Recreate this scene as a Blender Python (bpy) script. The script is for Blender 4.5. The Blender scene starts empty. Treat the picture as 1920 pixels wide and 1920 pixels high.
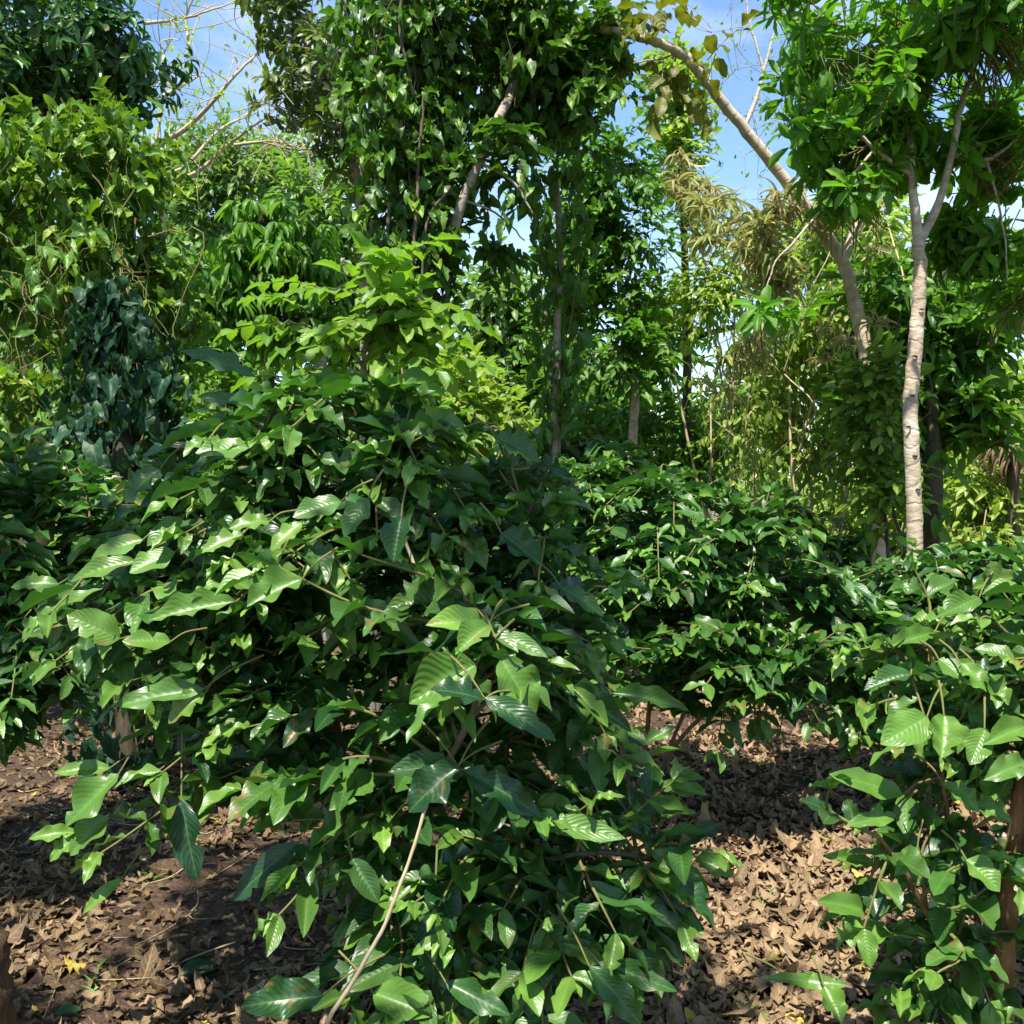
import bpy, math, random, zlib
import numpy as np
from mathutils import Vector, noise as mnoise

sc = bpy.context.scene
COL = sc.collection
R = np.random.RandomState(11)
random.seed(4)

# ------------------------------------------------------------------ camera
FPX = 1805.0
CAMZ = 1.6
PITCH = math.radians(2.0)
cam_d = bpy.data.cameras.new('camera')
cam = bpy.data.objects.new('camera', cam_d)
COL.objects.link(cam)
cam.location = (0, 0, CAMZ)
cam.rotation_euler = (math.pi / 2 - PITCH, 0, 0)
cam_d.sensor_width = 36.0
cam_d.lens = 36.0 * FPX / 1920.0
cam_d.clip_end = 2000
cam_d.clip_start = 0.05
sc.camera = cam
CP, SP = math.cos(PITCH), math.sin(PITCH)


def P(px, py, d):
    """a place seen at a photograph pixel, d metres away from the photographer"""
    x = (px - 960) / FPX * d
    y = (960 - py) / FPX * d
    return np.array([x, d * CP + y * SP, CAMZ - d * SP + y * CP])


def unit(v):
    v = np.asarray(v, float)
    n = np.linalg.norm(v, axis=-1, keepdims=True)
    return v / np.maximum(n, 1e-9)


# ------------------------------------------------------------------ naming
def tag(o, label=None, cat=None, group=None, kind=None):
    if label: o['label'] = label
    if cat: o['category'] = cat
    if group: o['group'] = group
    if kind: o['kind'] = kind
    return o


def thing(name, label, cat, loc, group=None):
    o = bpy.data.objects.new(name, None)
    o.empty_display_size = 0.1
    COL.objects.link(o)
    o.location = tuple(float(c) for c in loc)
    return tag(o, label, cat, group)


def link_mesh(name, me, mat, parent):
    o = bpy.data.objects.new(name, me)
    COL.objects.link(o)
    if mat is not None: me.materials.append(mat)
    if parent is not None: o.parent = parent
    return o


def root_loc(parent):
    v = np.zeros(3)
    while parent is not None:
        v = v + np.array(parent.location)
        parent = parent.parent
    return v


def raw_mesh(name, verts, quads, uvs=None, tones=None, smooth=True):
    """verts (n,3), quads (m,4) int, uvs (n,2), tones (n,3)"""
    me = bpy.data.meshes.new(name)
    n, m = len(verts), len(quads)
    me.vertices.add(n)
    me.vertices.foreach_set('co', np.asarray(verts, np.float32).ravel())
    q = np.asarray(quads, np.int32)
    me.loops.add(m * 4)
    me.loops.foreach_set('vertex_index', q.ravel())
    me.polygons.add(m)
    me.polygons.foreach_set('loop_start', np.arange(0, m * 4, 4, dtype=np.int32))
    me.polygons.foreach_set('loop_total', np.full(m, 4, np.int32))
    if smooth:
        me.polygons.foreach_set('use_smooth', np.ones(m, bool))
    if uvs is not None:
        ul = me.uv_layers.new(name='UVMap')
        ul.data.foreach_set('uv', np.asarray(uvs, np.float32)[q.ravel()].ravel())
    if tones is not None:
        at = me.attributes.new('tone', 'FLOAT_COLOR', 'POINT')
        c = np.ones((n, 4), np.float32)
        c[:, :3] = tones
        at.data.foreach_set('color', c.ravel())
    me.update()
    me.validate()
    return me


# ------------------------------------------------------------------ leaves
def tmpl(kind, nu, nv, rag=0.0, droop=0.5, fold=0.25, wave=0.05, wf=2.0, twist=0.0, seed=0, bites=0):
    r = np.random.RandomState(seed)
    u = np.linspace(0, 1, nu + 1)
    v = np.linspace(-1, 1, 2 * nv + 1)
    if kind == 'coffee':
        W = (u + 0.004) ** 0.75 * (1.004 - u) ** 0.85
    elif kind == 'heart':
        W = (1.002 - u) ** 0.8 * (u + 0.10) ** 0.36
    elif kind == 'lance':
        W = (u + 0.004) ** 0.62 * (1.004 - u) ** 0.80
    elif kind == 'obov':
        W = (u + 0.004) ** 1.0 * (1.004 - u) ** 0.55
    elif kind == 'ovate':
        W = (u + 0.004) ** 0.5 * (1.004 - u) ** 0.6
    elif kind == 'strap':
        W = np.minimum(1, 0.35 + u * 4) * (1.01 - u ** 3)
    else:
        W = np.sin(np.pi * np.clip(u, 0.01, 0.99)) ** 0.7
    W = W / W.max()
    Ws = np.stack([W, W])
    if rag:
        n1 = np.interp(u, np.linspace(0, 1, 9), r.uniform(-1, 1, 9))
        n2 = np.interp(u, np.linspace(0, 1, 9), r.uniform(-1, 1, 9))
        Ws = Ws * (1 + rag * np.stack([n1, n2]))
    for b in range(bites):
        k = r.randint(2, max(3, nu - 1)); s = r.randint(2)
        Ws[s, k] *= r.uniform(0.35, 0.7)
    U, V = np.meshgrid(u, v, indexing='ij')
    side = (V > 0).astype(int)
    Wg = np.where(side == 1, Ws[1][:, None], Ws[0][:, None])
    y = V * Wg * 0.5
    uu = U.copy()
    if kind == 'heart':
        uu = U - 0.24 * np.abs(V) ** 1.3 * (1 - U) ** 4
    k = droop if abs(droop) > 1e-3 else 1e-3
    x = np.sin(k * uu) / k
    z = -(1 - np.cos(k * uu)) / k
    ph = r.uniform(0, 6.28, 2)
    zf = fold * np.abs(y) + wave * np.abs(V) ** 2 * np.sin(2 * np.pi * wf * U + np.where(V > 0, ph[0], ph[1])) * Wg
    verts = np.stack([x, y, z, zf], -1).reshape(-1, 4)
    nc = 2 * nv + 1
    i, j = np.meshgrid(np.arange(nu), np.arange(2 * nv), indexing='ij')
    a = (i * nc + j).ravel()
    quads = np.stack([a, a + nc, a + nc + 1, a + 1], -1)
    uv = np.stack([U, V * 0.5 + 0.5], -1).reshape(-1, 2)
    return verts, quads, uv


def tset(kind, nu, nv, n, **kw):
    out = []
    for i in range(n):
        k2 = dict(kw)
        rr = np.random.RandomState(100 + i * 7)
        k2['droop'] = kw.get('droop', 0.5) * rr.uniform(0.4, 1.6)
        k2['fold'] = kw.get('fold', 0.25) * rr.uniform(0.2, 1.7)
        k2['wave'] = kw.get('wave', 0.05) * rr.uniform(0.4, 1.6)
        k2['wf'] = rr.uniform(1.2, 3.2)
        k2['bites'] = kw.get('bites', 0) if rr.rand() < 0.45 else 0
        out.append(tmpl(kind, nu, nv, seed=31 + i, **k2))
    return out


T_COFFEE = tset('coffee', 14, 3, 24, rag=0.15, droop=0.38, fold=0.26, wave=0.07, bites=2)
T_COFFEE_MID = tset('coffee', 7, 2, 14, rag=0.12, droop=0.45, fold=0.26, wave=0.07, bites=1)
T_COFFEE_LOW = tset('coffee', 4, 1, 6, rag=0.0, droop=0.8, fold=0.3, wave=0.04)
T_HEART = tset('heart', 7, 2, 10, rag=0.05, droop=0.7, fold=0.35, wave=0.06)
T_HEART_BIG = tset('heart', 9, 3, 8, rag=0.05, droop=0.9, fold=0.25, wave=0.07)
T_LANCE = tset('lance', 6, 1, 8, rag=0.04, droop=0.8, fold=0.35, wave=0.04)
T_OBOV = tset('obov', 8, 2, 10, rag=0.05, droop=0.5, fold=0.25, wave=0.04)
T_OVATE = tset('ovate', 6, 2, 8, rag=0.05, droop=0.4, fold=0.2, wave=0.04)
T_SMALL = tset('ovate', 2, 1, 6, rag=0.0, droop=0.5, fold=0.3, wave=0.0)
T_SMALL4 = tset('lance', 3, 1, 6, rag=0.0, droop=0.7, fold=0.35, wave=0.0)
T_STRAP = tset('strap', 9, 1, 10, rag=0.08, droop=2.1, fold=0.6, wave=0.05)
T_TEAK = tset('ovate', 9, 3, 8, rag=0.07, droop=0.8, fold=0.25, wave=0.08)
T_DRY = tset('coffee', 8, 2, 16, rag=0.2, droop=0.5, fold=0.22, wave=0.10, bites=3) + \
        tset('coffee', 8, 2, 14, rag=0.2, droop=-0.8, fold=-0.30, wave=0.09, bites=2)
T_BLADE = tset('strap', 5, 1, 6, droop=1.0, fold=0.5, wave=0.0)


class Leaves:
    def __init__(self, temps):
        self.t = temps
        self.pos, self.dir, self.nor, self.size, self.wid, self.tone = [], [], [], [], [], []

    def add(self, pos, d, n, size, wid, tone):
        pos = np.atleast_2d(pos); k = len(pos)
        self.pos.append(pos)
        self.dir.append(np.broadcast_to(np.atleast_2d(d), (k, 3)))
        self.nor.append(np.broadcast_to(np.atleast_2d(n), (k, 3)))
        self.size.append(np.broadcast_to(np.asarray(size, float).ravel(), (k,)))
        self.wid.append(np.broadcast_to(np.asarray(wid, float).ravel(), (k,)))
        self.tone.append(np.broadcast_to(np.atleast_2d(tone), (k, 3)))

    def count(self):
        return sum(len(p) for p in self.pos)

    def build(self, name, mat, parent, kind=None):
        off = root_loc(parent)
        pos = np.concatenate(self.pos) - off
        d = unit(np.concatenate(self.dir)); n = np.concatenate(self.nor)
        size = np.concatenate(self.size); wid = np.concatenate(self.wid); tone = np.concatenate(self.tone)
        y = unit(np.cross(n, d)); z = np.cross(d, y)
        ti = R.randint(0, len(self.t), len(pos))
        VV, QQ, UU, TT = [], [], [], []
        base = 0
        for k, (tv, tq, tu) in enumerate(self.t):
            s = np.nonzero(ti == k)[0]
            if len(s) == 0: continue
            m = len(tv)
            loc = tv[None, :, :] * size[s][:, None, None]
            w = (pos[s][:, None, :] + loc[:, :, 0:1] * d[s][:, None, :]
                 + loc[:, :, 1:2] * wid[s][:, None, None] * y[s][:, None, :]
                 + (loc[:, :, 2:3] + loc[:, :, 3:4] * (wid[s] / 0.45)[:, None, None]) * z[s][:, None, :])
            VV.append(w.reshape(-1, 3))
            QQ.append((tq[None] + (np.arange(len(s)) * m)[:, None, None] + base).reshape(-1, 4))
            UU.append(np.tile(tu, (len(s), 1)))
            TT.append(np.repeat(tone[s], m, axis=0))
            base += len(s) * m
        me = raw_mesh(name, np.concatenate(VV), np.concatenate(QQ), np.concatenate(UU), np.concatenate(TT))
        o = link_mesh(name, me, mat, parent)
        if kind: o['kind'] = kind
        return o


def tones(n, young=0.0, ysd=0.15, lo=0.0, hi=1.0, spot=0.12):
    t = np.zeros((n, 3))
    t[:, 0] = R.uniform(lo, hi, n)
    t[:, 1] = np.clip(young + R.normal(0, ysd, n), 0, 1)
    t[:, 2] = (R.rand(n) < spot) * R.uniform(0.4, 1.0, n)
    return t


# ------------------------------------------------------------------ stems
def smooth_path(pts, sub=6):
    pts = np.asarray(pts, float)
    if len(pts) < 3:
        return np.array([pts[0] + (pts[-1] - pts[0]) * t for t in np.linspace(0, 1, sub + 1)])
    p = np.vstack([2 * pts[0] - pts[1], pts, 2 * pts[-1] - pts[-2]])
    out = []
    for i in range(1, len(p) - 2):
        for t in np.linspace(0, 1, sub, endpoint=False):
            a, b, c, e = p[i - 1], p[i], p[i + 1], p[i + 2]
            out.append(0.5 * ((2 * b) + (-a + c) * t + (2 * a - 5 * b + 4 * c - e) * t * t + (-a + 3 * b - 3 * c + e) * t ** 3))
    out.append(p[-2])
    return np.array(out)


class Tubes:
    def __init__(self):
        self.v, self.q, self.uv, self.n = [], [], [], 0

    def add(self, path, r0, r1=None, sides=7, wob=0.0, cap=True, radii=None, lump=0.0):
        path = np.asarray(path, float)
        m = len(path)
        if radii is None:
            radii = np.linspace(r0, r1 if r1 is not None else r0, m)
        t = np.gradient(path, axis=0); t = unit(t)
        ref = np.array([0.0, 0.0, 1.0]) if abs(t[0][2]) < 0.9 else np.array([1.0, 0.0, 0.0])
        n0 = unit(np.cross(t[0], ref))
        N = [n0]
        for i in range(1, m):
            n = N[-1] - t[i] * np.dot(N[-1], t[i])
            N.append(unit(n))
        N = np.array(N); B = np.cross(t, N)
        if wob:
            path = path + R.normal(0, wob, path.shape) * np.linspace(0, 1, m)[:, None].clip(0.2)
        ang = np.linspace(0, 2 * np.pi, sides, endpoint=False)
        rr = radii[:, None] * np.ones(sides)[None]
        if lump:
            rr = rr * (1 + lump * R.uniform(-1, 1, rr.shape)) * (1 + lump * R.uniform(-1, 1, (m, 1)))
        ring = path[:, None, :] + rr[:, :, None] * (np.cos(ang)[None, :, None] * N[:, None, :] + np.sin(ang)[None, :, None] * B[:, None, :])
        V = ring.reshape(-1, 3)
        i, j = np.meshgrid(np.arange(m - 1), np.arange(sides), indexing='ij')
        a = (i * sides + j).ravel(); b = (i * sides + (j + 1) % sides).ravel()
        Q = np.stack([a, b, b + sides, a + sides], -1) + self.n
        L = np.concatenate([[0], np.cumsum(np.linalg.norm(np.diff(path, axis=0), axis=1))])
        uv = np.stack([np.repeat(L, sides), np.tile(ang / 6.2832, m)], -1)
        if cap:
            V = np.vstack([V, path[-1:] + t[-1:] * radii[-1] * 0.4])
            uv = np.vstack([uv, uv[-1:]])
            tip = self.n + m * sides
            b0 = self.n + (m - 1) * sides
            cq = [[b0 + k, b0 + (k + 1) % sides, tip, tip] for k in range(0)]
            half = [[b0 + k, b0 + (k + 1) % sides, b0 + (k + 2) % sides, tip] for k in range(0, sides - 1, 2)]
            Q = np.vstack([Q] + ([np.array(half)] if half else []))
        self.v.append(V); self.q.append(Q); self.uv.append(uv); self.n += len(V)

    def build(self, name, mat, parent):
        if not self.v: return None
        V = np.concatenate(self.v) - root_loc(parent)
        me = raw_mesh(name, V, np.concatenate(self.q), np.concatenate(self.uv))
        o = link_mesh(name, me, mat, parent)
        if name == 'twig' or (parent is not None and name == 'stem' and len(self.v) > 1): o['kind'] = 'stuff'
        return o


def one_tube(name, mat, parent, path, r0, r1, **kw):
    t = Tubes(); t.add(path, r0, r1, **kw)
    return t.build(name, mat, parent)


# ------------------------------------------------------------------ materials
def new_mat(name):
    m = bpy.data.materials.new(name); m.use_nodes = True
    nt = m.node_tree; nt.nodes.clear()
    return m, nt, nt.nodes, nt.links


def N(nodes, typ, **kw):
    n = nodes.new(typ)
    for k, v in kw.items():
        setattr(n, k, v)
    return n


def mixc(nodes, links, a, b, fac):
    m = nodes.new('ShaderNodeMix'); m.data_type = 'RGBA'
    for sock, val in ((6, a), (7, b), (0, fac)):
        if isinstance(val, (tuple, list)):
            m.inputs[sock].default_value = tuple(val) + (1,) if len(val) == 3 else val
        elif isinstance(val, (int, float)):
            m.inputs[sock].default_value = val
        else:
            links.new(val, m.inputs[sock])
    return m.outputs[2]


def mth(nodes, links, op, a, b=None, c=None):
    m = nodes.new('ShaderNodeMath'); m.operation = op
    for i, val in enumerate((a, b, c)):
        if val is None: continue
        if isinstance(val, (int, float)): m.inputs[i].default_value = val
        else: links.new(val, m.inputs[i])
    return m.outputs[0]


def leaf_mat(name, dark, light, young, trans, rough=0.38, quilt=0.35, nv=9, tf=0.32, spec=0.5, spot=(0.22, 0.13, 0.04), vein=0.5, lean=0.30):
    m, nt, nd, lk = new_mat(name)
    at = N(nd, 'ShaderNodeAttribute', attribute_name='tone')
    sp = nd.new('ShaderNodeSeparateColor'); lk.new(at.outputs['Color'], sp.inputs[0])
    base = mixc(nd, lk, dark, light, sp.outputs[0])
    base = mixc(nd, lk, base, young, sp.outputs[1])
    # slow mottling
    tc = nd.new('ShaderNodeTexCoord')
    nz = nd.new('ShaderNodeTexNoise'); nz.inputs['Scale'].default_value = 22; nz.inputs['Detail'].default_value = 3
    lk.new(tc.outputs['Object'], nz.inputs['Vector'])
    hs = nd.new('ShaderNodeHueSaturation')
    v = mth(nd, lk, 'MULTIPLY_ADD', nz.outputs[0], 0.7, 0.65)
    lk.new(v, hs.inputs['Value']); lk.new(base, hs.inputs['Color'])
    base = hs.outputs[0]
    # veins
    uv = nd.new('ShaderNodeUVMap'); uv.uv_map = 'UVMap'
    sx = nd.new('ShaderNodeSeparateXYZ'); lk.new(uv.outputs[0], sx.inputs[0])
    av = mth(nd, lk, 'ABSOLUTE', mth(nd, lk, 'MULTIPLY_ADD', sx.outputs[1], 2.0, -1.0))
    ph = mth(nd, lk, 'MULTIPLY', mth(nd, lk, 'SUBTRACT', sx.outputs[0], mth(nd, lk, 'MULTIPLY', mth(nd, lk, 'POWER', av, 1.4), lean)), nv * 2 * math.pi)
    wv = mth(nd, lk, 'COSINE', ph)
    lat = mth(nd, lk, 'POWER', mth(nd, lk, 'MULTIPLY_ADD', wv, 0.5, 0.5), 14.0)
    mid = nd.new('ShaderNodeMapRange'); mid.inputs[1].default_value = 0.0; mid.inputs[2].default_value = 0.09
    mid.inputs[3].default_value = 1.0; mid.inputs[4].default_value = 0.0; lk.new(av, mid.inputs[0])
    vn = mth(nd, lk, 'MULTIPLY', mth(nd, lk, 'MAXIMUM', mth(nd, lk, 'MULTIPLY', lat, 0.45), mid.outputs[0]), vein)
    veincol = mixc(nd, lk, base, tuple(min(1, c * 2.2 + 0.03) for c in young), 0.6)
    base = mixc(nd, lk, base, veincol, vn)
    # blemishes on some leaves: brown tips and holes eaten at by insects
    nz2 = nd.new('ShaderNodeTexNoise'); nz2.inputs['Scale'].default_value = 26; nz2.inputs['Detail'].default_value = 4
    lk.new(tc.outputs['Object'], nz2.inputs['Vector'])
    mr = nd.new('ShaderNodeMapRange'); mr.inputs[2].default_value = 0.66; lk.new(mth(nd, lk, 'MULTIPLY_ADD', sp.outputs[2], -0.10, 0.62), mr.inputs[1])
    lk.new(nz2.outputs[0], mr.inputs[0])
    bl = mth(nd, lk, 'MULTIPLY', mr.outputs[0], sp.outputs[2])
    base = mixc(nd, lk, base, spot, bl)
    # paler underside
    geo = nd.new('ShaderNodeNewGeometry')
    under = mixc(nd, lk, base, tuple(min(1, c * 1.5 + 0.02) for c in light), 0.55)
    base2 = mixc(nd, lk, base, under, geo.outputs['Backfacing'])
    # quilted surface
    hgt = mth(nd, lk, 'ADD', mth(nd, lk, 'MULTIPLY', wv, -0.5), mth(nd, lk, 'MULTIPLY', mid.outputs[0], -1.3))
    hgt = mth(nd, lk, 'ADD', hgt, mth(nd, lk, 'MULTIPLY', nz2.outputs[0], 0.9))
    bp = nd.new('ShaderNodeBump'); bp.inputs['Distance'].default_value = 0.006
    qv = mth(nd, lk, 'FRACT', mth(nd, lk, 'MULTIPLY', sp.outputs[0], 37.0))
    lk.new(mth(nd, lk, 'MULTIPLY', mth(nd, lk, 'MULTIPLY_ADD', mth(nd, lk, 'POWER', qv, 2.0), 1.15, 0.25), quilt), bp.inputs['Strength'])
    lk.new(hgt, bp.inputs['Height'])
    pr = nd.new('ShaderNodeBsdfPrincipled')
    lk.new(base2, pr.inputs['Base Color'])
    rg = mth(nd, lk, 'ADD', mth(nd, lk, 'MULTIPLY', nz2.outputs[0], 0.25), rough - 0.12)
    rg = mth(nd, lk, 'ADD', rg, mth(nd, lk, 'MULTIPLY', geo.outputs['Backfacing'], 0.3))
    lk.new(rg, pr.inputs['Roughness'])
    pr.inputs['Specular IOR Level'].default_value = spec
    lk.new(bp.outputs[0], pr.inputs['Normal'])
    tr = nd.new('ShaderNodeBsdfTranslucent')
    trc = mixc(nd, lk, trans, tuple(min(1, c * 1.35) for c in trans), sp.outputs[1])
    trc = mixc(nd, lk, trc, spot, bl)
    lk.new(trc, tr.inputs['Color'])
    lk.new(bp.outputs[0], tr.inputs['Normal'])
    mx = nd.new('ShaderNodeMixShader'); mx.inputs[0].default_value = tf
    lk.new(pr.outputs[0], mx.inputs[1]); lk.new(tr.outputs[0], mx.inputs[2])
    out = nd.new('ShaderNodeOutputMaterial'); lk.new(mx.outputs[0], out.inputs[0])
    return m


def bark_mat(name, a, b, c, ring=0.0, scale=9.0, bump=0.5, rough=0.85, zstretch=0.25):
    m, nt, nd, lk = new_mat(name)
    uv = nd.new('ShaderNodeUVMap'); uv.uv_map = 'UVMap'
    tc = nd.new('ShaderNodeTexCoord')
    mp = nd.new('ShaderNodeMapping'); mp.inputs['Scale'].default_value = (scale, scale, scale * zstretch)
    lk.new(tc.outputs['Object'], mp.inputs[0])
    n1 = nd.new('ShaderNodeTexNoise'); n1.inputs['Scale'].default_value = 3.0; n1.inputs['Detail'].default_value = 6; n1.inputs['Roughness'].default_value = 0.65
    lk.new(mp.outputs[0], n1.inputs['Vector'])
    n2 = nd.new('ShaderNodeTexNoise'); n2.inputs['Scale'].default_value = 4.5; n2.inputs['Detail'].default_value = 4
    lk.new(tc.outputs['Object'], n2.inputs['Vector'])
    mr = nd.new('ShaderNodeMapRange'); mr.inputs[1].default_value = 0.35; mr.inputs[2].default_value = 0.65; lk.new(n1.outputs[0], mr.inputs[0])
    col = mixc(nd, lk, a, b, mr.outputs[0])
    mr2 = nd.new('ShaderNodeMapRange'); mr2.inputs[1].default_value = 0.52; mr2.inputs[2].default_value = 0.66; lk.new(n2.outputs[0], mr2.inputs[0])
    col = mixc(nd, lk, col, c, mr2.outputs[0])
    h = n1.outputs[0]
    if ring:
        sx = nd.new('ShaderNodeSeparateXYZ'); lk.new(uv.outputs[0], sx.inputs[0])
        wob = mth(nd, lk, 'ADD', mth(nd, lk, 'MULTIPLY', sx.outputs[0], 60.0), mth(nd, lk, 'MULTIPLY', n2.outputs[0], 16.0))
        s = mth(nd, lk, 'SINE', wob)
        rr = nd.new('ShaderNodeMapRange'); rr.inputs[1].default_value = 0.75; rr.inputs[2].default_value = 1.0; lk.new(s, rr.inputs[0])
        col = mixc(nd, lk, col, tuple(x * 0.55 for x in a), mth(nd, lk, 'MULTIPLY', rr.outputs[0], ring))
        h = mth(nd, lk, 'ADD', h, mth(nd, lk, 'MULTIPLY', rr.outputs[0], -0.4))
    bp = nd.new('ShaderNodeBump'); bp.inputs['Strength'].default_value = bump; bp.inputs['Distance'].default_value = 0.012
    lk.new(h, bp.inputs['Height'])
    pr = nd.new('ShaderNodeBsdfPrincipled'); lk.new(col, pr.inputs['Base Color']); pr.inputs['Roughness'].default_value = rough
    pr.inputs['Specular IOR Level'].default_value = 0.25
    lk.new(bp.outputs[0], pr.inputs['Normal'])
    out = nd.new('ShaderNodeOutputMaterial'); lk.new(pr.outputs[0], out.inputs[0])
    return m


M_COFFEE = leaf_mat('coffee_leaf', (0.008, 0.038, 0.013), (0.042, 0.128, 0.026), (0.19, 0.345, 0.045), (0.075, 0.25, 0.010), rough=0.36, quilt=0.18, nv=10, tf=0.21, vein=0.20, spec=0.48)
M_COFFEE_FAR = leaf_mat('coffee_leaf_farther', (0.010, 0.046, 0.015), (0.046, 0.140, 0.028), (0.165, 0.31, 0.042), (0.075, 0.25, 0.010), rough=0.37, quilt=0.16, nv=9, tf=0.21, vein=0.2, spec=0.48)
M_PEPPER = leaf_mat('pepper_vine_leaf', (0.008, 0.036, 0.020), (0.018, 0.056, 0.028), (0.05, 0.12, 0.03), (0.04, 0.13, 0.012), rough=0.46, quilt=0.15, nv=3, tf=0.15, lean=0.6, spec=0.22)  # dark blue cast of shade and gloss put into the leaf colour
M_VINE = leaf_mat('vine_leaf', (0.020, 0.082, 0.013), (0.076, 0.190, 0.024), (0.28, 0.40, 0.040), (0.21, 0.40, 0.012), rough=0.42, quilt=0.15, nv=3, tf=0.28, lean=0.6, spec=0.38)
M_DKVINE = leaf_mat('shaded_vine_leaf', (0.012, 0.052, 0.010), (0.050, 0.140, 0.018), (0.20, 0.34, 0.030), (0.12, 0.32, 0.010), rough=0.42, quilt=0.15, nv=3, tf=0.24, lean=0.6, spec=0.38)  # darker copy of the vine leaf, shade put into its colour
M_BRIGHT = leaf_mat('bright_leaflet', (0.055, 0.150, 0.020), (0.090, 0.200, 0.028), (0.22, 0.34, 0.035), (0.25, 0.50, 0.020), rough=0.45, quilt=0.3, nv=7, tf=0.36)
M_DROOP = leaf_mat('drooping_leaf', (0.048, 0.165, 0.020), (0.085, 0.225, 0.026), (0.22, 0.38, 0.035), (0.20, 0.44, 0.015), rough=0.46, quilt=0.15, nv=8, tf=0.42, spec=0.35)
M_TREE = leaf_mat('tree_leaf', (0.016, 0.066, 0.010), (0.060, 0.165, 0.018), (0.17, 0.31, 0.025), (0.14, 0.38, 0.010), rough=0.44, quilt=0.15, nv=7, tf=0.27, spec=0.35)
M_RIGHT = leaf_mat('oblong_leaf', (0.020, 0.085, 0.010), (0.070, 0.200, 0.016), (0.17, 0.34, 0.022), (0.19, 0.50, 0.010), rough=0.44, quilt=0.15, nv=8, tf=0.36, spec=0.35)
M_OLIVE = leaf_mat('olive_leaf', (0.045, 0.085, 0.020), (0.085, 0.130, 0.028), (0.17, 0.22, 0.04), (0.18, 0.27, 0.02), rough=0.42, quilt=0.1, nv=5, tf=0.30)
M_YGREEN = leaf_mat('sun_tinted_leaf', (0.095, 0.185, 0.022), (0.17, 0.28, 0.035), (0.34, 0.42, 0.07), (0.32, 0.52, 0.03), rough=0.42, quilt=0.1, nv=5, tf=0.38)  # yellow green brightened in colour so the shaded thicket looks sunlit
M_TEAK = leaf_mat('big_olive_leaf', (0.055, 0.085, 0.012), (0.095, 0.120, 0.015), (0.19, 0.19, 0.02), (0.19, 0.22, 0.01), rough=0.5, quilt=0.3, nv=7, tf=0.34)
M_STRAP = leaf_mat('strap_leaf', (0.25, 0.17, 0.095), (0.42, 0.34, 0.19), (0.24, 0.36, 0.05), (0.36, 0.36, 0.10), rough=0.5, quilt=0.1, nv=2, tf=0.35)
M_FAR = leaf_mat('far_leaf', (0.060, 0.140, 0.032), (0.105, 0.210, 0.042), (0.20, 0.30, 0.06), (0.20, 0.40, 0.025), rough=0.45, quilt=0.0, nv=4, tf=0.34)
M_GRASS = leaf_mat('grass_blade', (0.06, 0.14, 0.02), (0.11, 0.21, 0.03), (0.24, 0.30, 0.06), (0.20, 0.38, 0.02), rough=0.5, quilt=0.0, nv=3, tf=0.3)
M_DRY = leaf_mat('dry_leaf', (0.075, 0.044, 0.027), (0.325, 0.222, 0.134), (0.46, 0.36, 0.06), (0.25, 0.14, 0.05), rough=0.62, quilt=0.3, nv=6, tf=0.10, spec=0.25, spot=(0.05, 0.03, 0.02), vein=0.35)

B_COFFEE = bark_mat('coffee_bark', (0.10, 0.075, 0.05), (0.19, 0.145, 0.095), (0.07, 0.075, 0.045), scale=14)
B_TWIG = bark_mat('green_twig', (0.11, 0.13, 0.035), (0.18, 0.17, 0.055), (0.16, 0.11, 0.05), scale=14, bump=0.2)
B_PALE = bark_mat('pale_bark', (0.36, 0.275, 0.19), (0.55, 0.45, 0.34), (0.66, 0.59, 0.48), ring=0.22, scale=9, bump=0.6, zstretch=2.4)
B_CREAM = bark_mat('cream_bark', (0.42, 0.34, 0.24), (0.62, 0.53, 0.40), (0.36, 0.31, 0.22), ring=0.25, scale=6, bump=0.4, zstretch=0.8)
B_GREY = bark_mat('grey_bark', (0.25, 0.21, 0.155), (0.42, 0.37, 0.29), (0.18, 0.16, 0.115), ring=0.35, scale=8, bump=0.55, zstretch=1.5)
B_DARK = bark_mat('dark_bark', (0.055, 0.042, 0.03), (0.12, 0.095, 0.065), (0.05, 0.065, 0.035), scale=8, bump=0.9)
B_TAN = bark_mat('tan_twig', (0.38, 0.29, 0.17), (0.55, 0.44, 0.28), (0.30, 0.24, 0.14), scale=10, bump=0.3)
B_ORANGE = bark_mat('brown_bark', (0.20, 0.095, 0.035), (0.32, 0.17, 0.075), (0.13, 0.075, 0.035), scale=12, bump=0.9)
B_STUMP = bark_mat('stump_wood', (0.06, 0.035, 0.02), (0.19, 0.105, 0.05), (0.045, 0.03, 0.02), scale=10, bump=1.0, zstretch=0.12)


def dim(rgb, k): return tuple(c * k for c in rgb)


# ------------------------------------------------------------------ plants
def noise3(p, s=1.0, o=0.0):
    return mnoise.noise(Vector((p[0] * s + o, p[1] * s - o, p[2] * s + 2 * o)))


def blob_m(b):
    """(px,py,d,rx_px,ry_px,rd) -> centre, radii in metres"""
    c = P(b[0], b[1], b[2]); s = b[2] / FPX
    return c, np.array([b[3] * s, b[5], b[4] * s])


def in_blob(c, r, inner=0.35):
    q = unit(R.normal(size=3)) * (R.uniform(inner ** 3, 1.0) ** (1 / 3))
    return c + q * r, unit(q / np.maximum(r, 1e-3))


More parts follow.
